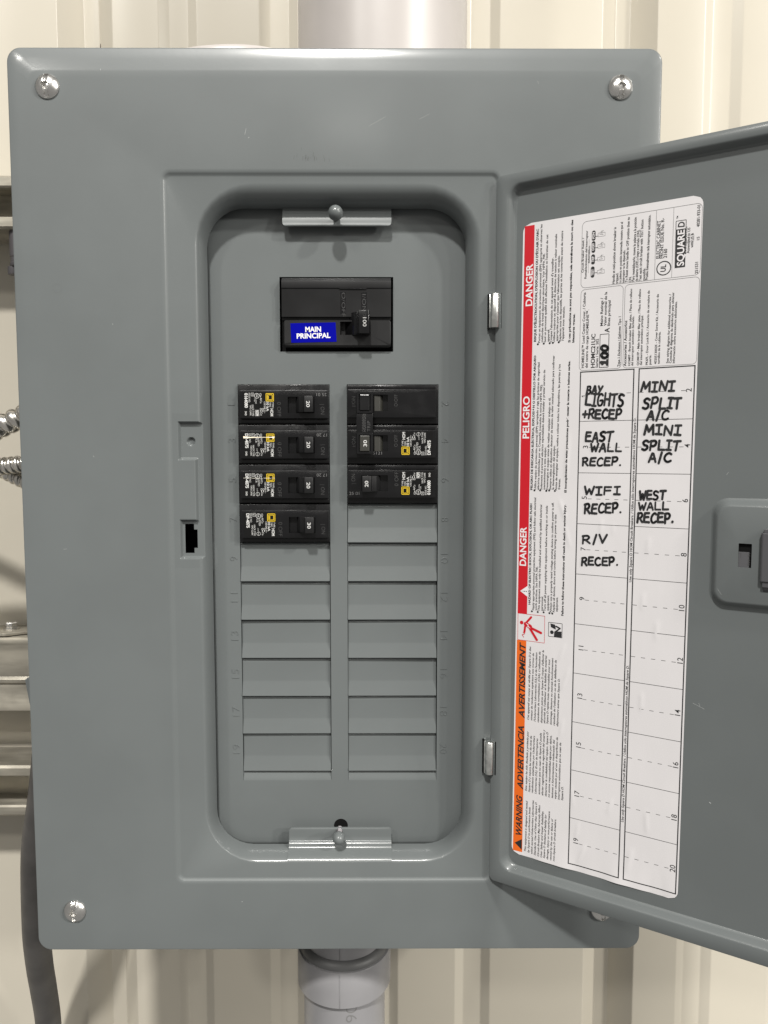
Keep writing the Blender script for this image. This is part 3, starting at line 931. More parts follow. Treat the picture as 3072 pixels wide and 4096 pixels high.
# ================================================================ the door, open towards the viewer
DA = 0.5499
mb = MB()
FL = (11.6, 187.5, -218.6, 196.8, 6.5)       # floor of the tray
RI = (6.6, 191.8, -222.6, 200.6, 8.0)        # crest of the rim
OU = (0.2, 199.8, -231.2, 206.4, 3.5)
def dl_(r, y, n=8):
    return at_y(rrect(*r, n), y)
def mixr(a, b, q):
    return tuple(a[i] + (b[i] - a[i]) * q for i in range(5))
dloops = [dl_((OU[0] + .4, OU[1] - .4, OU[2] + .4, OU[3] - .4, 3), 7.0), dl_(OU, 6.4), dl_(OU, 1.0),
          dl_((OU[0] + .25, OU[1] - .25, OU[2] + .25, OU[3] - .25, 3.3), 0.3), dl_((OU[0] + .9, OU[1] - .9, OU[2] + .9, OU[3] - .9, 3), 0.0),
          dl_(RI, 0.0), dl_(mixr(RI, FL, .18), 0.25), dl_(mixr(RI, FL, .36), 1.0), dl_(mixr(RI, FL, .68), 3.8), dl_(mixr(RI, FL, .85), 4.7), dl_(FL, 5.0)]
BUMP0 = (124.3, 197.0 - 12, -41.0, 17.8, 8.5)
BUMP1 = (128.6, 197.0 - 14, -36.6, 13.4, 6.0)
WIN = (138.5, 144.8, -18.3, -5.6, 0.4)
mb.loft(dloops, cap0=True)
# floor as a ring round the latch boss
mb.loft([dloops[-1], dl_(BUMP0, 5.0)])
bl = [dl_(BUMP0, 5.0)]
for q, y in ((.16, 4.75), (.34, 4.0), (.66, 1.9), (.84, 1.2), (1.0, 1.0)):
    bl.append(dl_(mixr(BUMP0, BUMP1, q), y))
bl.append(dl_(WIN, 1.0))
bl.append(dl_(WIN, 2.2))
mb.loft(bl)
door = mb.build("door", DOORP, panel, 40)
door["label"] = "open grey door with the printed circuit label on its inner face"
door.location = (96.0 * S, -2.0 * S, 0)
door.rotation_euler = (0, 0, -DA)

mb = MB()
for a in ((118, -96, 124, -98.4, .16), (121, -95.4, 121.6, -97, .14), (128, -150, 129, -150.6, .4), (131, 30, 132, 31.5, .12), (129, -30.5, 131, -33.5, .1)):
    mb = MB()
    yb = 4.95 if a[0] < 127.9 or a[1] < -45 or a[1] > 20 else .96
    bar(mb, a[:2], a[2:4], a[4], lambda p, q, h: (p, yb - h, q), 0)
    mb.build("scratch_mark", PALE, door)
# latch parts on the door
mb = MB()
mb.box(137.0, 150, 2.6, 5.2, -30, 0)
mb.build("latch_cavity_shade", VOID, door)  # solid block coloured dark as the shade behind the latch window
mb = MB()
mb.box(137.6, 143.6, 2.25, 2.55, -18.6, -10.2, 0.1)
o = mb.build("latch_slide", mat("latch_grey_plastic", (0.075, 0.075, 0.08, 1), 0.5), door)
mb = MB()
dfn = lambda y0: (lambda a, b, h: (a, y0 - h, b))
text(mb, "16-446", (142.9, -10.6), (142.9, -17.3), 1.2, dfn(2.25), 0.04)
bar(mb, (138.4, -11), (139.6, -11), .15, dfn(2.25), 0.03)
bar(mb, (139.6, -10.6), (139.6, -13.4), .15, dfn(2.25), 0.03)
mb.build("slide_lettering", DARKL, door)
mb = MB()
mb.prism([(149.2, 1.2), (149.2, -1.6), (150.0, -2.2), (166, -2.2), (166, 1.2)], 'z', -24.5, 0.6, 0.3)
mb.prism([(150.4, 1.2), (150.4, -1.9), (166, -1.9), (166, 1.2)], 'z', 0.6, 2.6, 0.2)
mb.prism([(150.2, 1.2), (150.4, -1.4), (166, -1.4), (166, 1.2)], 'z', -27.5, -24.5, 0.2)
mb.prism([(1.2, -30.5), (1.2, -27.4), (-1.2, -27.4), (-.2, -29)], 'x', 150.8, 166, 0.2)
mb.build("latch_handle", mat("latch_dark_plastic", (0.055, 0.055, 0.06, 1), 0.5), door)

# the printed label: a sheet with a few lifted creases
def skew(z):
    return (z - 177.0) * 0.0052
def crease(a, z):
    """height of the paper above the door"""
    h = 0.16
    for ca, cz, ln, wd, ht, dr in CREASES:
        u = (a - ca) * math.sin(dr) + (z - cz) * math.cos(dr)
        w = (a - ca) * math.cos(dr) - (z - cz) * math.sin(dr)
        h += ht * math.exp(-(u / ln) ** 4 - (w / wd) ** 2)
    # the bottom edge has come unstuck in waves
    e = max(0.0, 1 - (z + 211.5) / 26.0)
    h += e ** 2 * 0.8 * (0.45 + 0.55 * math.sin(a * 0.16 + 0.7) + 0.2 * math.sin(a * 0.41)) if e > 0 else 0
    return max(h, 0.12)
CREASES = [(45.5, 38, 13, 1.1, .26, 0.06), (43.5, 8, 6, 1.0, .26, -.35), (47, -8, 6, .9, .2, -.25), (66.5, -1, 4, 1.2, .18, 0.0), (73.5, -2, 3, 1.0, .14, .1),
           (93, -10, 4, 1.2, .2, .1), (91, -42, 4.5, 1.2, .2, .1), (99, -58, 5, 1.2, .2, .05), (92, -100, 5, 1.1, .22, .02), (97, -170, 6, 1.1, .22, -.06),
           (76, -166, 4.5, .9, .22, .3), (53.5, -165, 6, .8, .18, -.1), (57, -186, 5, .8, .2, .2), (60, -200, 6, 1.1, .25, .35), (45, -78, 5, .9, .2, .35), (47.5, -94, 7, 1.0, .22, .3),
           (46, -124, 5, .9, .2, .15), (88, -196, 7, 1.6, .3, .2), (54, 64, 5, .8, .12, .1), (106, 72, 4, 1.4, .12, -.2)]
na, nz = 110, 300
A0, A1, B0, B1, RC = 15.6, 115.4, -211.3, 177.3, 5.0
vv, ff = [], []
for j in range(nz + 1):
    z = B0 + (B1 - B0) * j / nz
    lo, hi = A0, A1
    for zc, sg in ((B0 + RC, -1), (B1 - RC, 1)):
        if (z - zc) * sg > 0:
            cut = RC - math.sqrt(max(0, RC * RC - (z - zc) ** 2))
            lo, hi = A0 + cut, A1 - cut
    for i in range(na + 1):
        a = lo + (hi - lo) * i / na
        vv.append((a + skew(z), 5.0 - crease(a, z), z))
for j in range(nz):
    for i in range(na):
        k = j * (na + 1) + i
        ff.append((k, k + 1, k + na + 2, k + na + 1))
mb = MB()
mb.add(vv, ff)
sheet = mb.build("label_sheet", PAPER, door, 180)
sheet["label"] = "white printed circuit directory label stuck inside the door"
# print follows the paper
def P(a, b, h):                 # coordinates measured on the door as they stand
    return (a, 5.0 - crease(a - skew(b), b) - h, b)
def Q(a, b, h):                 # coordinates square to the sheet
    return (a + skew(b), 5.0 - crease(a, b) - h, b)
def strip(mb, a0, a1, b0, b1, fn, h, n=90, m=6):
    vs_ = [fn(a0 + (a1 - a0) * i / m, b0 + (b1 - b0) * j / n, h) for j in range(n + 1) for i in range(m + 1)]
    mb.add(vs_, [(j * (m + 1) + i, j * (m + 1) + i + 1, (j + 1) * (m + 1) + i + 1, (j + 1) * (m + 1) + i) for j in range(n) for i in range(m)])
def lbar(mb, p, q, w, fn=Q, h=0.05):
    n = max(1, int(math.hypot(q[0] - p[0], q[1] - p[1]) / 2))
    for i in range(n):
        a = (p[0] + (q[0] - p[0]) * i / n, p[1] + (q[1] - p[1]) * i / n)
        b = (p[0] + (q[0] - p[0]) * (i + 1) / n, p[1] + (q[1] - p[1]) * (i + 1) / n)
        bar(mb, a, b, w, fn, h)
mb = MB(); strip(mb, 16.6, 22.7, -57.0, 175.9, Q, 0.04); mb.build("danger_band", RED, door)
mb = MB(); strip(mb, 16.5, 22.6, -209.3, -73.8, Q, 0.04); mb.build("warning_band", ORANGE, door)
WPRINT = mat("white_print", (0.62, 0.60, 0.61, 1), .4)
blk, wht, ita, thin = MB(), MB(), MB(), MB()
for st, cap, a0, b0, a1, b1, s in PRINT:
    if st == 'W' and cap > 3.5:
        hd = MB()
        text(hd, s, (a0, b0), (a1, b1), cap, P, 0.13, 0.022)
        hd.build("headline_word", WPRINT, door)
    elif st == 'W':
        text(wht, s, (a0, b0), (a1, b1), cap, P, 0.13, 0.022)
    elif st == 'K':
        hd = MB()
        text(hd, s, (a0, b0), (a1, b1), cap, P, 0.09, 0.03, 0.25)
        hd.build("headline_word", INK, door)
    elif st == 'KK':
        text(ita, s, (a0, b0), (a1, b1), cap, P, 0.09, 0.03, 0.25)
    elif st == 'i':
        text(ita, s, (a0, b0), (a1, b1), cap, P, 0.05, 0.02, 0.22)
    elif s.isdigit() and len(s) <= 2 and cap > 2.8 and s != '1':
        v_, f_ = glyphs(s, 0.004)
        w_ = (max(p[0] for p in v_) - min(p[0] for p in v_)) * cap * 1.02
        c_ = (b0 + b1) / 2
        text(blk, s, (a0, c_ - w_ / 2), (a0, c_ + w_ / 2), cap, P, 0.05, 0.004)
    elif s == '1':
        bar(blk, (a0, (b0 + b1) / 2), (a0 - cap, (b0 + b1) / 2), .3, P, .05)
        bar(blk, (a0 - cap, (b0 + b1) / 2), (a0 - cap + .8, (b0 + b1) / 2 - .7), .3, P, .052)
    else:
        text(blk, s, (a0, b0), (a1, b1), cap, P, 0.05, {'b': 0.04, 'r': 0.02, 'm': 0.026}[st])
for a, b in BULLETS:
    disc(blk, (a - .5, b + .1), 0.62, P, 0.05)
# black shapes under the white lettering
def logo_rect(a0, a1, b0, b1, r=0.01, h=0.08):
    poly(blk, rrect(a0, a1, b0, b1, r, 4), P, h)
logo_rect(101.9, 107.2, 140.9, 160.7)
outline(blk, [(102.0, 160.9), (107.1, 160.9), (107.1, 165.5), (102.0, 165.5)], .32, P, 0.06)
for (a, b), w in zip([(57.6, 144.3), (57.7, 151.35), (57.8, 158.2), (57.8, 164.5)], (6.2, 5.6, 6.4, 5.6)):
    logo_rect(a - 1.05, a + 1.05, b - w / 2, b + w / 2, 1.0)
    bar(blk, (a + 1, b - .6), (a + 2.6, b - .6), .3, P, .06)
ring(blk, (96.3, 141.6), 3.6, .55, P, .06)
# small breaker pictures under the pills
for k, b in enumerate((144.0, 151.2, 158.2, 164.6)):
    a = 61.6
    outline(thin, [(a - 1.3, b - 1.1), (a + 2.6, b - 1.1), (a + 2.6, b + .9), (a - 1.3, b + .9)], .16, P, .05)
    bar(thin, (a - .6, b - .6 + k * .3), (a + 1.6, b - .2), .22, P, .05)
    bar(thin, (a, b + 1.3), (a + 1.8, b + 1.9), .2, P, .05)
    bar(thin, (a + .8, b + .2), (a + .8, b + 2.2), .16, P, .05)
for a, b0, b1 in ((53.6, 147, 160.4), (55.2, 144, 163)):
    lbar(thin, (a - skew(150), b0), (a - skew(150), b1), .13)
for (a, b0, b1) in ((69.9, 89.2, 107.8),):
    pass
lbar(thin, (74.5, 90.2), (74.5, 108), .18)
# rounded frames of the information boxes
def frame(a0, a1, b0, b1, r, w=.2):
    p = rrect(a0, a1, b0, b1, r, 5)
    for i in range(len(p)):
        lbar(thin, p[i], p[(i + 1) % len(p)], w)
frame(51.4, 75.2, 89.2, 135.0, 2.2)
frame(76.2, 115.0 - .1, 89.2, 135.0, 2.2)
frame(51.2, 115.0, 136.0, 173.0, 2.6)
lbar(thin, (91.8, 136.2), (91.8, 172.8), .18)
lbar(thin, (100.7, 136.2), (100.7, 172.8), .18)
outline(thin, [(108.6, 153.9), (111.2, 153.9), (111.2, 157.1), (108.6, 157.1)], .16, P, .05)
lbar(blk, (63.0, 90.3), (68.0, 90.3), .35); lbar(blk, (63.0, 108.9), (68.0, 108.9), .35)
lbar(blk, (63.0, 90.3), (63.0, 108.9), .35); lbar(blk, (68.0, 90.3), (68.0, 108.9), .35)
# directory grid
gz = [88.3] + [60.0 - 29.85 * i for i in range(9)] + [-207.6]
gd = MB()
for a in (52.3, 82.35, 85.2, 114.2):
    lbar(gd, (a, 88.6), (a, -207.9), .62)
for z in (gz[0], gz[-1]):
    lbar(gd, (52.0, z), (82.35, z), .6); lbar(gd, (85.2, z), (114.5, z), .6)
for z in gz[1:-1]:
    lbar(gd, (52.3, z), (82.35, z), .26); lbar(gd, (85.2, z), (114.2, z), .26)
for i in range(10):
    zm = 74.8 - 29.85 * i if i else 75.3
    for k in range(5):
        for a in (58.3 + 5.1 * k, 85.6 + 5.5 * k):
            if a < 82.2:
                lbar(gd, (a, zm), (min(a + 2.3, 82.2), zm), .24)
            elif a > 85:
                lbar(gd, (a, zm), (a + 2.3, zm), .24)
gd.build("directory_grid", INK, door)["kind"] = "stuff"
# warning triangles and pictograms
poly(wht, [(16.9, -43.0), (21.7, -39.4), (21.7, -46.2)], P, .12)
poly(blk, [(17.6, -42.95), (20.2, -42.7), (20.2, -43.2)], P, .15); disc(blk, (20.9, -42.95), .35, P, .15)
poly(ita, [(15.6, -204.2), (20.3, -200.8), (20.3, -207.8)], P, .10)
rd = MB()
outline(rd, [(15.7, -57.0), (32.8, -57.0), (32.8, -73.6), (15.7, -73.6)], .25, P, .06)
disc(rd, (18.1, -62.6), 1.15, P, .07, 18)
def limb(m, pts, w, h=.07):
    for i in range(len(pts) - 1):
        bar(m, pts[i], pts[i + 1], w, P, h + .004 * i)
        disc(m, pts[i + 1], w / 2, P, h + .002 + .004 * i)
    disc(m, pts[0], w / 2, P, h + .001)
limb(rd, [(20.0, -68.3), (20.6, -63.0), (24.2, -58.6)], 1.3)
limb(rd, [(20.8, -63.2), (23.6, -64.6)], 2.6, .085)
limb(rd, [(23.4, -65.0), (30.6, -67.6)], 1.5, .10)
limb(rd, [(23.2, -65.2), (28.0, -72.2)], 1.5, .115)
limb(rd, [(19.6, -71.6), (18.6, -70.2), (20.2, -69.4), (19.2, -68.4)], .35, .13)
rd.build("shock_pictogram", RED, door)
poly(wht, [(20.6, -62.4), (22.8, -63.6), (22.3, -64.0), (23.9, -65.6), (21.7, -64.6), (22.2, -64.1)], P, .16)
outline(blk, [(35.3, -60.4), (43.7, -60.4), (43.7, -69.0), (35.3, -69.0)], .3, P, .06)
disc(blk, (37.4, -66.3), 1.15, P, .07, 18)
poly(blk, [(38.7, -68.8), (38.9, -65.6), (43.4, -65.2), (43.4, -68.8)], P, .08)
limb(blk, [(39.6, -65.8), (42.4, -63.4), (40.0, -62.4)], .9, .09)
poly(blk, [(36.8, -63.2), (39.9, -64.4), (39.3, -61.4), (36.4, -61.0)], P, .12)
for m_, n_, k_ in ((blk, "printed_text", INK), (ita, "warning_text", INK), (thin, "box_lines", GREYINK)):
    m_.build(n_, k_, door)["kind"] = "stuff"
wh = wht.build("white_lettering", WPRINT, door)
wh["kind"] = "stuff"

# felt marker writing, stroke by stroke
STROKES = {
 'A': [[(0, 0), (.45, 1), (.6, .95), (.95, 0)], [(.2, .36), (.85, .38)]],
 'B': [[(.1, .98), (.06, 0)], [(.02, .96), (.6, .98), (.78, .76), (.55, .56), (.15, .52)], [(.15, .52), (.7, .48), (.9, .26), (.66, .04), (.04, .0)]],
 'C': [[(.92, .86), (.6, 1), (.2, .8), (.04, .42), (.22, .08), (.6, .0), (.95, .12)]],
 'E': [[(.9, .96), (.14, .97), (.04, .5), (.05, .04), (.95, .02)], [(.08, .52), (.8, .54)]],
 'F': [[(.92, .97), (.1, .96), (.06, 0)], [(.08, .5), (.8, .53)]],
 'G': [[(.9, .84), (.6, 1), (.2, .82), (.04, .4), (.26, .04), (.7, .02), (.9, .2), (.92, .44), (.5, .44)]],
 'H': [[(.06, 1), (.04, 0)], [(.9, 1), (.92, 0)], [(.06, .5), (.9, .52)]],
 'I': [[(.02, .98), (.98, .98)], [(.5, .98), (.48, .02)], [(0, .02), (1, .0)]],
 'L': [[(.12, 1), (.06, .04), (.95, .03)]],
 'M': [[(.0, 0), (.14, .98), (.46, .3), (.82, 1), (.98, 0)]],
 'N': [[(.04, 0), (.1, .98), (.84, .04), (.94, 1)]],
 'P': [[(.12, .98), (.06, 0)], [(.04, .96), (.66, 1), (.92, .76), (.64, .46), (.12, .44)]],
 'R': [[(.1, .98), (.06, 0)], [(.02, .96), (.64, 1), (.86, .76), (.58, .5), (.12, .48)], [(.4, .48), (.95, .02)]],
 'S': [[(.95, .88), (.5, 1), (.12, .8), (.32, .56), (.72, .46), (.86, .22), (.5, .0), (.04, .1)]],
 'T': [[(.0, .96), (1, .99)], [(.52, .97), (.46, 0)]],
 'V': [[(.04, 1), (.44, 0), (.96, 1)]],
 'W': [[(.0, 1), (.24, .02), (.5, .66), (.72, .02), (1, 1)]],
 'Y': [[(.04, 1), (.46, .5)], [(.96, 1), (.2, 0)]],
 '+': [[(.5, .82), (.48, .12)], [(.05, .46), (.95, .48)]],
 '/': [[(.25, -.12), (.75, 1.1)]],
 '.': [[(.4, .04), (.5, .05)]],
 '1': [[(.2, .75), (.5, 1), (.5, 0)], [(.1, 0), (.9, 0)]],
 '0': [[(.5, 1), (.12, .8), (.04, .4), (.3, .0), (.75, .06), (.96, .5), (.8, .9), (.5, 1)]],
}
WID = {'I': .7, '.': .35, '/': .6, '+': .85, 'M': 1.15, 'W': 1.2}
_h = [0.17]
def smooth_path(p):
    if len(p) < 3:
        return p
    out = []
    for i in range(len(p) - 1):
        a, b, c, d = p[max(i - 1, 0)], p[i], p[i + 1], p[min(i + 2, len(p) - 1)]
        for t in (0, .25, .5, .75):
            out.append(tuple(.5 * (2 * b[k] + (c[k] - a[k]) * t + (2 * a[k] - 5 * b[k] + 4 * c[k] - d[k]) * t * t + (3 * b[k] - a[k] - 3 * c[k] + d[k]) * t ** 3) for k in (0, 1)))
    return out + [p[-1]]
ROUND = set("BCGPRS0")
def marker(mb, s, p0, p1, h, wline):
    dx, dz = p1[0] - p0[0], p1[1] - p0[1]
    L = math.hypot(dx, dz)
    e, u = (dx / L, dz / L), (-dz / L, dx / L)
    tot = sum(WID.get(c, 1) for c in s) + .28 * (len(s) - 1)
    k = L / tot
    x = 0
    for c in s:
        w = WID.get(c, 1) * k
        jy = random.uniform(-.06, .06) * h
        sl = random.uniform(.02, .12)
        for st in STROKES[c]:
            q = [(a + random.uniform(-.022, .022), b + random.uniform(-.022, .022)) for a, b in st]
            if c in ROUND:
                q = smooth_path(q)
            pts = []
            for a, b in q:
                aa = x + a * w + b * h * sl
                bb = b * h + jy
                pts.append((p0[0] + e[0] * aa + u[0] * bb, p0[1] + e[1] * aa + u[1] * bb))
            _h[0] += .0006
            ww = wline * random.uniform(.9, 1.12)
            for i in range(len(pts) - 1):
                bar(mb, pts[i], pts[i + 1], ww, P, _h[0])
                disc(mb, pts[i + 1], ww / 2, P, _h[0] + .0002, 10)
            disc(mb, pts[0], ww / 2, P, _h[0] + .0003, 10)
        x += w + .28 * k
for s, a0, b0, a1, b1, h in MARKER:
    mb = MB()
    marker(mb, s, (a0 + .4, b0), (a1 - .4, b1), h, min(1.28, .255 * h))
    mb.build("marker_word", INK, door)
mb = MB()
marker(mb, "100", (67.0, 91.4), (67.0, 102.4), 3.6, 1.5)
mb.build("marker_word", INK, door)

# hinges
for z0, z1, xc in ((117.2, 137.4, 95.9), (-160.6, -139.8, 95.5)):
    mb = MB()
    mb.lathe([(0.05, 0), (2.5, 0), (2.75, .3), (2.75, z1 - z0 - .3), (2.5, z1 - z0), (0.05, z1 - z0)], (xc, -3.0, z0), 'z', 28)
    mb.box(xc - 3.2, xc - 1.6, -2.6, 1.2, z0 + .2, z1 - .2, .2)
    h = mb.build("hinge", HINGEM, panel, 40)
    mb = MB()
    mb.box(xc - 3.9, xc - 2.9, -0.6, 1.45, z0 - .6, z1 + .3)
    mb.prism([(xc + 2.2, -2.4), (xc + 3.9, -4.45), (xc + 4.1, -3.6), (xc + 2.3, -1.6)], 'z', z0 - .5, z1 + .2)
    mb.build("hinge_slot_shade", VOID, h)  # black strips painted as the shade in the gaps beside the hinge

# ================================================================ circuit breakers
BW, BH = 58.6, 25.4
bfn = lambda y0: (lambda a, b, h: (a, y0 - h, b))
YF = -5.2           # raised face, measured from the deadfront
def breaker_case(parent, window=True):
    """x to the right 0..58.6, z down 0..-25.4, y towards the wall"""
    mb = MB()
    mb.box(0.25, 58.35, -1.7, 6, -24.9, -0.35, 0.35)
    R = (2.0, 58.0, -21.9, -4.0, .5)
    Wn = (32.4, 49.2, -18.5, -8.2, .3)
    lo = [at_y(rrect(R[0], R[1], R[2], R[3], R[4], 2), y) for y in (-1.0,)] + [at_y(rrect(*R[:4], .5, 2), YF + .5), at_y(rrect(R[0] + .15, R[1] - .15, R[2] + .15, R[3] - .15, .5, 2), YF + .14), at_y(rrect(R[0] + .5, R[1] - .5, R[2] + .5, R[3] - .5, .4, 2), YF)]
    if window:
        lo += [at_y(rrect(*Wn, 2), YF), at_y(rrect(*Wn, 2), -1.5)]
        mb.loft(lo, cap1=False)
        mb.add([(Wn[0] - .2, -1.72, Wn[2] - .2), (Wn[1] + .2, -1.72, Wn[2] - .2), (Wn[1] + .2, -1.72, Wn[3] + .2), (Wn[0] - .2, -1.72, Wn[3] + .2)], [(0, 1, 2, 3)])
    else:
        mb.loft(lo, cap1=True)
    # lower step along the bottom and the fine moulded seams
    mb.box(2.2, 58.1, -2.6, -1.6, -24.3, -22.0, 0.2)
    for x0, x1, z0, z1 in ((24.6, 24.72, -21.3, -4.6), (28.6, 28.7, -21.3, -9.8), (50.6, 50.72, -21.3, -10.2), (57.1, 57.2, -21.3, -4.8)):
        mb.box(x0, x1, YF - .05, YF + .2, z0, z1)
    mb.box(24.6, 32.3, YF - .05, YF + .2, -9.9, -9.78)
    mb.box(49.4, 57.2, YF - .05, YF + .2, -10.2, -10.08)
    return mb.build("case", BLACK, parent, 35)
def breaker_handle(parent, num):
    mb = MB()
    mb.prism([(37.0, -1.6), (39.6, -6.8), (42.6, -9.2), (43.1, -11.3), (43.6, -11.6), (48.4, -11.6), (48.8, -11.2), (48.9, -1.6)], 'z', -18.1, -8.1, 0.25)
    h = mb.build("handle", DULLB, parent, 35)
    if num:
        mb = MB()
        text(mb, num, (44.8, -11.2), (44.8, -15.1), 2.1, bfn(-11.6), .03, .01)
        mb.build("handle_number", WHITEI, h)
    return h
def sticker(parent, num, kind, date, jitter=0.0):
    x0, x1, z0, z1 = 3.9, 24.0, -20.9, -5.2
    mb = MB()
    mb.loft([at_y(rrect(x0, x1, z0, z1, 1.2, 4), YF), at_y(rrect(x0, x1, z0, z1, 1.2, 4), YF - .08)], cap1=True)
    st = mb.build("rating_sticker", STICKB, parent)
    f = bfn(YF - .08)
    k = .0522
    X = lambda p: (p - 147) * k + .2
    Z = lambda p: -(p - 118) * .0524 - .1
    ye = MB()
    for e0, e1 in (((503, 593), (235, 325)), ((518, 578), (250, 310))):
        outline(ye, [(X(e0[0]), Z(e1[0])), (X(e0[1]), Z(e1[0])), (X(e0[1]), Z(e1[1])), (X(e0[0]), Z(e1[1]))], .42, f, .03)
    bar(ye, (X(530), Z(262)), (X(530), Z(300)), .45, f, .04)
    ye.build("sticker_emblem", YELLOW, st)
    w = MB()
    def cw(s, xb, ya, yb, cap, off=0.0):
        text(w, s, (X(xb), Z(ya)), (X(xb), Z(yb)), cap * .0522, f, .03, off)
    cw("TYPE", 573, 338, 402, 20); cw("TIPO", 541, 338, 396, 20); cw("HOM", 553, 415, 505, 34, .02)
    cw("10 kA", 506, 335, 447, 28, .02); cw("120/240 V~", 476, 332, 468, 20)
    cw("Al/Cu", 430, 285, 350, 22); cw("Cu", 433, 458, 496, 22)
    outline(w, [(X(428), Z(235)), (X(444), Z(235)), (X(444), Z(262)), (X(428), Z(262))], .16, f, .03)
    bar(w, (X(436), Z(262)), (X(436), Z(280)), .3, f, .03)
    for xx in (438, 463):
        outline(w, [(X(xx - 8), Z(412)), (X(xx + 8), Z(412)), (X(xx + 8), Z(432)), (X(xx - 8), Z(432))], .16, f, .03)
        bar(w, (X(xx), Z(432)), (X(xx), Z(455)), .35, f, .03)
    ring(w, (X(391), Z(262)), 1.5, .24, f, .03, 20)
    cw("UL", 383, 244, 280, 17, .02)
    if kind == "nom":
        cw("LISTED", 374, 296, 358, 12); cw("C.B.", 358, 296, 334, 12)
        cw("NOM", 378, 433, 502, 30, .04)
        bar(w, (X(370), Z(430)), (X(370), Z(504)), .16, f, .03); bar(w, (X(414), Z(430)), (X(414), Z(504)), .16, f, .03)
    else:
        cw("LISTED", 396, 296, 382, 20); cw("C.B.", 368, 296, 340, 20)
        ring(w, (X(391), Z(478)), 1.15, .18, f, .03, 18); bar(w, (X(391), Z(458)), (X(391), Z(498)), .16, f, .035)
        cw("117", 378, 412, 445, 14)
    cw("HACR TYPE", 333, 370, 502, 20); cw("TIPO CARR", 304, 372, 497, 20)
    outline(w, [(X(322), Z(228)), (X(355), Z(228)), (X(355), Z(265)), (X(322), Z(265))], .16, f, .03)
    cw("33" if kind == "nom" else "61", 330, 236, 258, 16)
    cw("ISSUE NO.", 291, 228, 342, 20)
    cw(num, 244, 230, 405, 36, .035)
    if kind != "plain":
        cw("SWD", 244, 447, 497, 21, .02)
    w.build("sticker_print", WHITEI, st)["kind"] = "stuff"
    return st
def moulded(parent, date, on=True, zoff=0.0):
    g = MB()
    f = bfn(YF)
    if date:
        text(g, date, (57.0, -5.9 + zoff), (50.6, -5.9 + zoff), 1.9, f, .05, -.01)
    d = MB()
    text(d, "0 OFF", (25.7, -11.6), (25.7, -20.6), 2.4, f, .05, -.02)
    text(d, "| ON", (53.2, -13.0), (53.2, -19.2), 2.4, f, .05, -.02)
    if date:
        g.build("date_code", GREYI, parent)
    d.build("moulded_lettering", DARKL, parent)["kind"] = "stuff"

specs = [  # x, row, flipped, amp, number, kind, date, label
    (0, 0, "20", "0164080", "nom", "25 01", "black 20 amp breaker at the top of the left column"),
    (0, 1, "20", "DP-4075", "std", "17 20", "black 20 amp breaker second in the left column, sticker torn across its emblem"),
    (0, 2, "20", "DP-4075", "std", "17 20", "black 20 amp breaker third in the left column, above the 30 amp one"),
    (0, 3, "30", "DP-4075", "plain", None, "black 30 amp single breaker at the bottom of the left column"),
    (1, 2, "20", "0164080", "nom", "25 01", "black 20 amp breaker in the right column under the double breaker"),
]
GRP = "single pole circuit breakers"
for col, row, amp, num, kind, date, label in specs:
    if col == 0:
        t = thing("circuit_breaker", label, "circuit breaker", (LX[0] + random.uniform(-.1, .1), DY, Z0 - PITCH * row), (0, 0, random.uniform(-.002, .002)), GRP)
    else:
        t = thing("circuit_breaker", label, "circuit breaker", (RX[1], DY, Z0 - PITCH * (row + 1)), (0, math.pi, 0), GRP)
    c = breaker_case(t)
    breaker_handle(t, amp)
    st = sticker(t, num, kind, date)
    moulded(t, date)
    if col == 0 and row == 1:
        mb = MB()       # torn paper showing through the sticker
        f = bfn(YF - .08)
        poly(mb, [(4.0, -7.6), (4.1, -9.0), (8.5, -8.75), (13.6, -8.5), (18.6, -8.45), (18.6, -8.2), (13, -8.15), (8, -8.1), (6, -7.9)], f, .06)
        poly(mb, [(18.6, -8.2), (21.5, -8.0), (23.9, -7.8), (23.8, -8.4), (23.2, -9.2), (22.2, -8.6), (18.6, -8.45)], f, .06)
        mb.build("torn_paper", mat("torn_paper", (0.74, 0.66, 0.5, 1), .7), st)
    if col == 0 and row == 2:
        mb = MB()
        f = bfn(YF - .08)
        px = [(3.9 + i * 1.34, -8.8 + random.uniform(-.15, .15)) for i in range(16)]
        for i in range(15):
            bar(mb, px[i], px[i + 1], random.uniform(.06, .22), f, .05)
        mb.build("torn_paper", mat("scratch_paper", (0.6, 0.58, 0.5, 1), .7), st)

# double breaker with its common trip tie, top of the right column
t = thing("double_breaker", "black 30 amp double breaker with a common trip handle tie", "circuit breaker", (RX[1], DY, Z0 - 2 * PITCH), (0, math.pi, 0))
halves = []
for k in (0, 1):
    c = breaker_case(t)
    c.location = (0, 0, -PITCH * S * k)
    halves.append(c)
sticker(t, "DP-4075", "plain", None)
# lettering of both halves
for k in (0, 1):
    d = MB()
    zo = -PITCH * k
    text(d, "O/OFF", (26.2, -11.2 + zo), (26.2, -18.6 + zo), 2.2, bfn(YF), .05, -.02)
    text(d, "I/ON", (53.0, -11.2 + zo), (53.0, -17.4 + zo), 2.2, bfn(YF), .05, -.02)
    d.build("moulded_lettering", DARKL, t)["kind"] = "stuff"
g = MB()
text(g, "25121", (43.6, -6.2), (36.2, -6.2), 1.8, bfn(YF), .05, -.01)
g.build("date_code", GREYI, t)
for k in (0, 1):
    zo = -PITCH * k
    mb = MB()
    mb.prism([(35.4, -1.6), (37.6, -3.8), (41.0, -4.4), (41.0, -1.6)], 'z', -18.1 + zo, -8.2 + zo, 0.2)
    mb.build("toggle_root", mat("toggle_olive_plastic", (0.016, 0.0155, 0.012, 1), .5), t)
mb = MB()
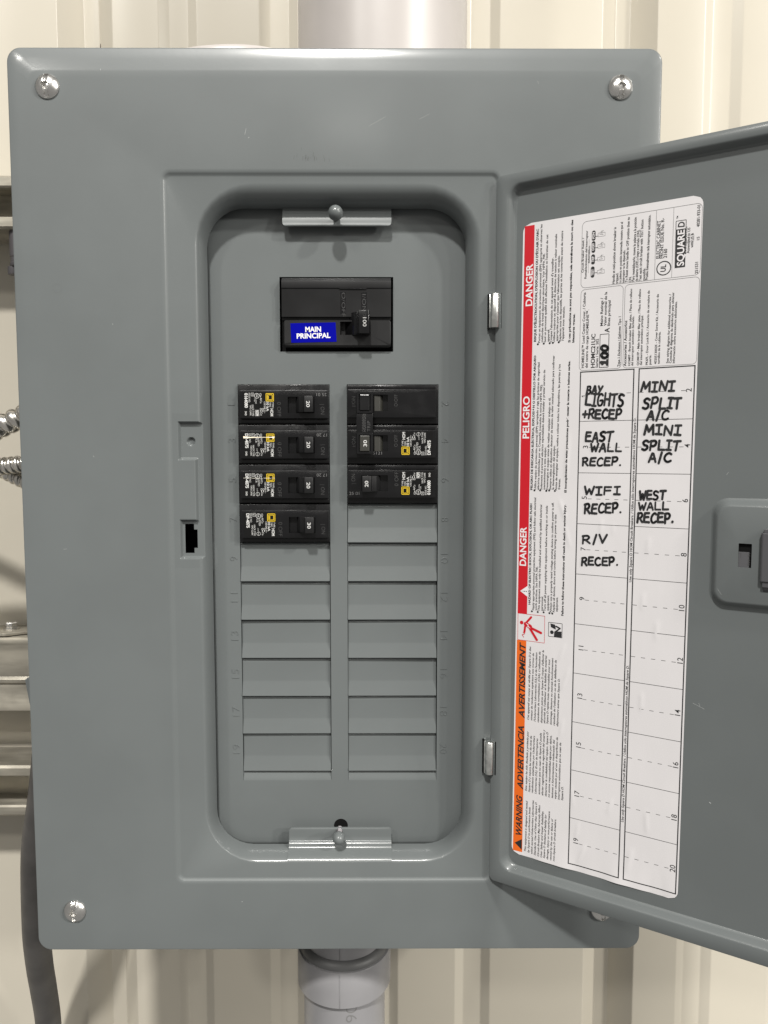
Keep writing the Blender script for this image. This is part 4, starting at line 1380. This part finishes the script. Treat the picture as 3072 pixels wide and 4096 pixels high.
# tie frame: two open frames round the handles and a solid bridge between them
for k in (0, 1):
    zo = -PITCH * k
    z0, z1 = (-19.8 + zo, -6.4 + zo)
    lo = [at_y(rrect(41.6, 52.2, z0, z1, .6, 2), y) for y in (-1.7, -11.2)] + [at_y(rrect(41.9, 51.9, z0 + .3, z1 - .3, .5, 2), -11.6), at_y(rrect(43.2, 50.6, z0 + 1.4, z1 - 1.4, .3, 2), -11.6), at_y(rrect(43.5, 50.3, z0 + 1.7, z1 - 1.7, .3, 2), -10.6)]
    mb.loft(lo, cap0=True, cap1=True)
mb.box(41.8, 52.2, -11.0, -2, -32.3, -19.3, .4)
tie = mb.build("handle_tie", BLACK, t, 35)
d = MB()
f = bfn(-11.0)
text(d, "COMMON", (46.6, -20.4), (46.6, -31.6), 2.0, f, .05, -.01)
text(d, "TRIP", (43.4, -20.6), (43.4, -27.2), 2.0, f, .05, -.01)
text(d, "COMMON", (48.0, -31.6), (48.0, -20.4), 1.8, f, .05, -.01)
d.build("tie_lettering", DARKL, tie)["kind"] = "stuff"
for k in (0, 1):
    zo = -PITCH * k
    mb = MB()
    mb.box(44.0, 50.0, -12.2, -9, -18.0 + zo, -8.2 + zo, .35)
    h = mb.build("handle", mat("handle_olive_plastic", (0.020, 0.0195, 0.016, 1), .45) if k == 0 else BLACK, t)
    if k == 0:
        w = MB()
        text(w, "30", (45.6, -11.1), (45.6, -15.2), 2.1, bfn(-12.2), .03, .01)
        w.build("handle_number", WHITEI, h)

# main breaker
t = thing("main_breaker", "large black 100 amp main breaker with a blue sticker, above the two columns", "circuit breaker", (MAINC[0], DY, MAINC[3]))
M = lambda zx, zy: ((zx - 118) / 19.33, -(zy - 147) / 19.5)
def mbox(m, x0, y0, x1, y1, d0, d1, b=.25):
    a, c = M(x0, y0), M(x1, y1)
    m.box(a[0], c[0], d1, d0, c[1], a[1], b)
mb = MB()
mbox(mb, 128, 150, 1502, 1062, 20, 6, .2)
mb.build("recess", VOID, t)  # solid block, its dark colour is the shade in the gap round the case
mb = MB()
ax, cx = M(150, 0)[0], M(1478, 0)[0]
zz = lambda p: M(0, p)[1]
mb.prism([(8, zz(160)), (-0.8, zz(163)), (-1.7, zz(170)), (-4.2, zz(206)), (-4.5, zz(212)), (-4.5, zz(298)), (-3.9, zz(299.5)), (-3.9, zz(642)), (-3.6, zz(647)), (-2.4, zz(650)), (-2.2, zz(680)), (8, zz(682))], 'x', ax, cx, .18)
MW = (M(860, 0)[0], M(1226, 0)[0], zz(862), zz(652))
c1 = M(172, 0)[0], M(1478, 0)[0]
lw = (c1[0], c1[1], zz(1008), zz(678))
lo = [at_y(rrect(*lw, 1.6, 4), 8), at_y(rrect(*lw, 1.6, 4), -3.0), at_y(rrect(lw[0] + .3, lw[1] - .3, lw[2] + .9, lw[3] - .3, 1.5, 4), -3.9),
      at_y(rrect(lw[0] + .6, lw[1] - .6, lw[2] + 1.2, lw[3] - .5, 1.4, 4), -4.1), at_y(rrect(MW[0], MW[1], MW[2], zz(700), .2, 4), -4.1), at_y(rrect(MW[0], MW[1], MW[2], zz(700), .2, 4), 0.5)]
mb.loft(lo, cap1=True)
c = mb.build("case", DULLB, t, 30)
mb = MB()
for x0, x1 in ((862, 930), (1115, 1188)):
    mbox(mb, x0, 345, x1, 610, -3.85, -3.93, 0)
mbox(mb, 852, 296, 1182, 312, -4.3, -4.55, 0)
mb.build("marking_panel", BLACK, c)
d = MB()
text(d, "O/OFF", (M(880, 0)[0], zz(352)), (M(880, 0)[0], zz(640)), 2.2, bfn(-3.96), .03, -.02)
text(d, "I/ON", (M(1130, 0)[0], zz(372)), (M(1130, 0)[0], zz(580)), 2.2, bfn(-3.96), .03, -.02)
d.build("moulded_lettering", DARKL, c)["kind"] = "stuff"
mb = MB()
xA, xB = M(1062, 0)[0], M(1220, 0)[0]
mb.prism([(xA - 7.5, 0.4), (xA - 1.5, -5.8), (xA, -7.0), (xA + .2, -10.6), (xA + 1.5, -11.4), (xA + 1.7, -12.4), (xB - .6, -12.4), (xB, -11.8), (xB, 0.4)], 'z', zz(866), zz(592), .2)
for i in range(3):
    mb.box(xA + .1 + i * .6, xA + .4 + i * .6, -11.5 - i * .3, -9, zz(860), zz(596), .08)
h = mb.build("handle", BLACK, t, 35)
w = MB()
text(w, "100", (M(1140, 0)[0], zz(680)), (M(1140, 0)[0], zz(785)), 2.2, bfn(-12.4), .04, -.01)
w.build("handle_number", WHITEI, h)
mb = MB()
q = [M(256, 722), M(804, 711), M(816, 944), M(266, 957)]
vs_ = [(a, -4.12, b) for a, b in q] + [(a, -4.28, b) for a, b in q]
mb.add(vs_, [(4, 5, 6, 7), (0, 1, 5, 4), (1, 2, 6, 5), (2, 3, 7, 6), (3, 0, 4, 7)])
st = mb.build("main_sticker", BLUE, t)
w = MB()
text(w, "MAIN", M(437, 826), M(628, 822), 3.05, bfn(-4.28), .03, .028)
text(w, "PRINCIPAL", M(332, 906), M(742, 896), 3.0, bfn(-4.28), .03, .028)
w.build("sticker_print", mat("white_sticker_print", (.62, .61, .6, 1), .5), st)
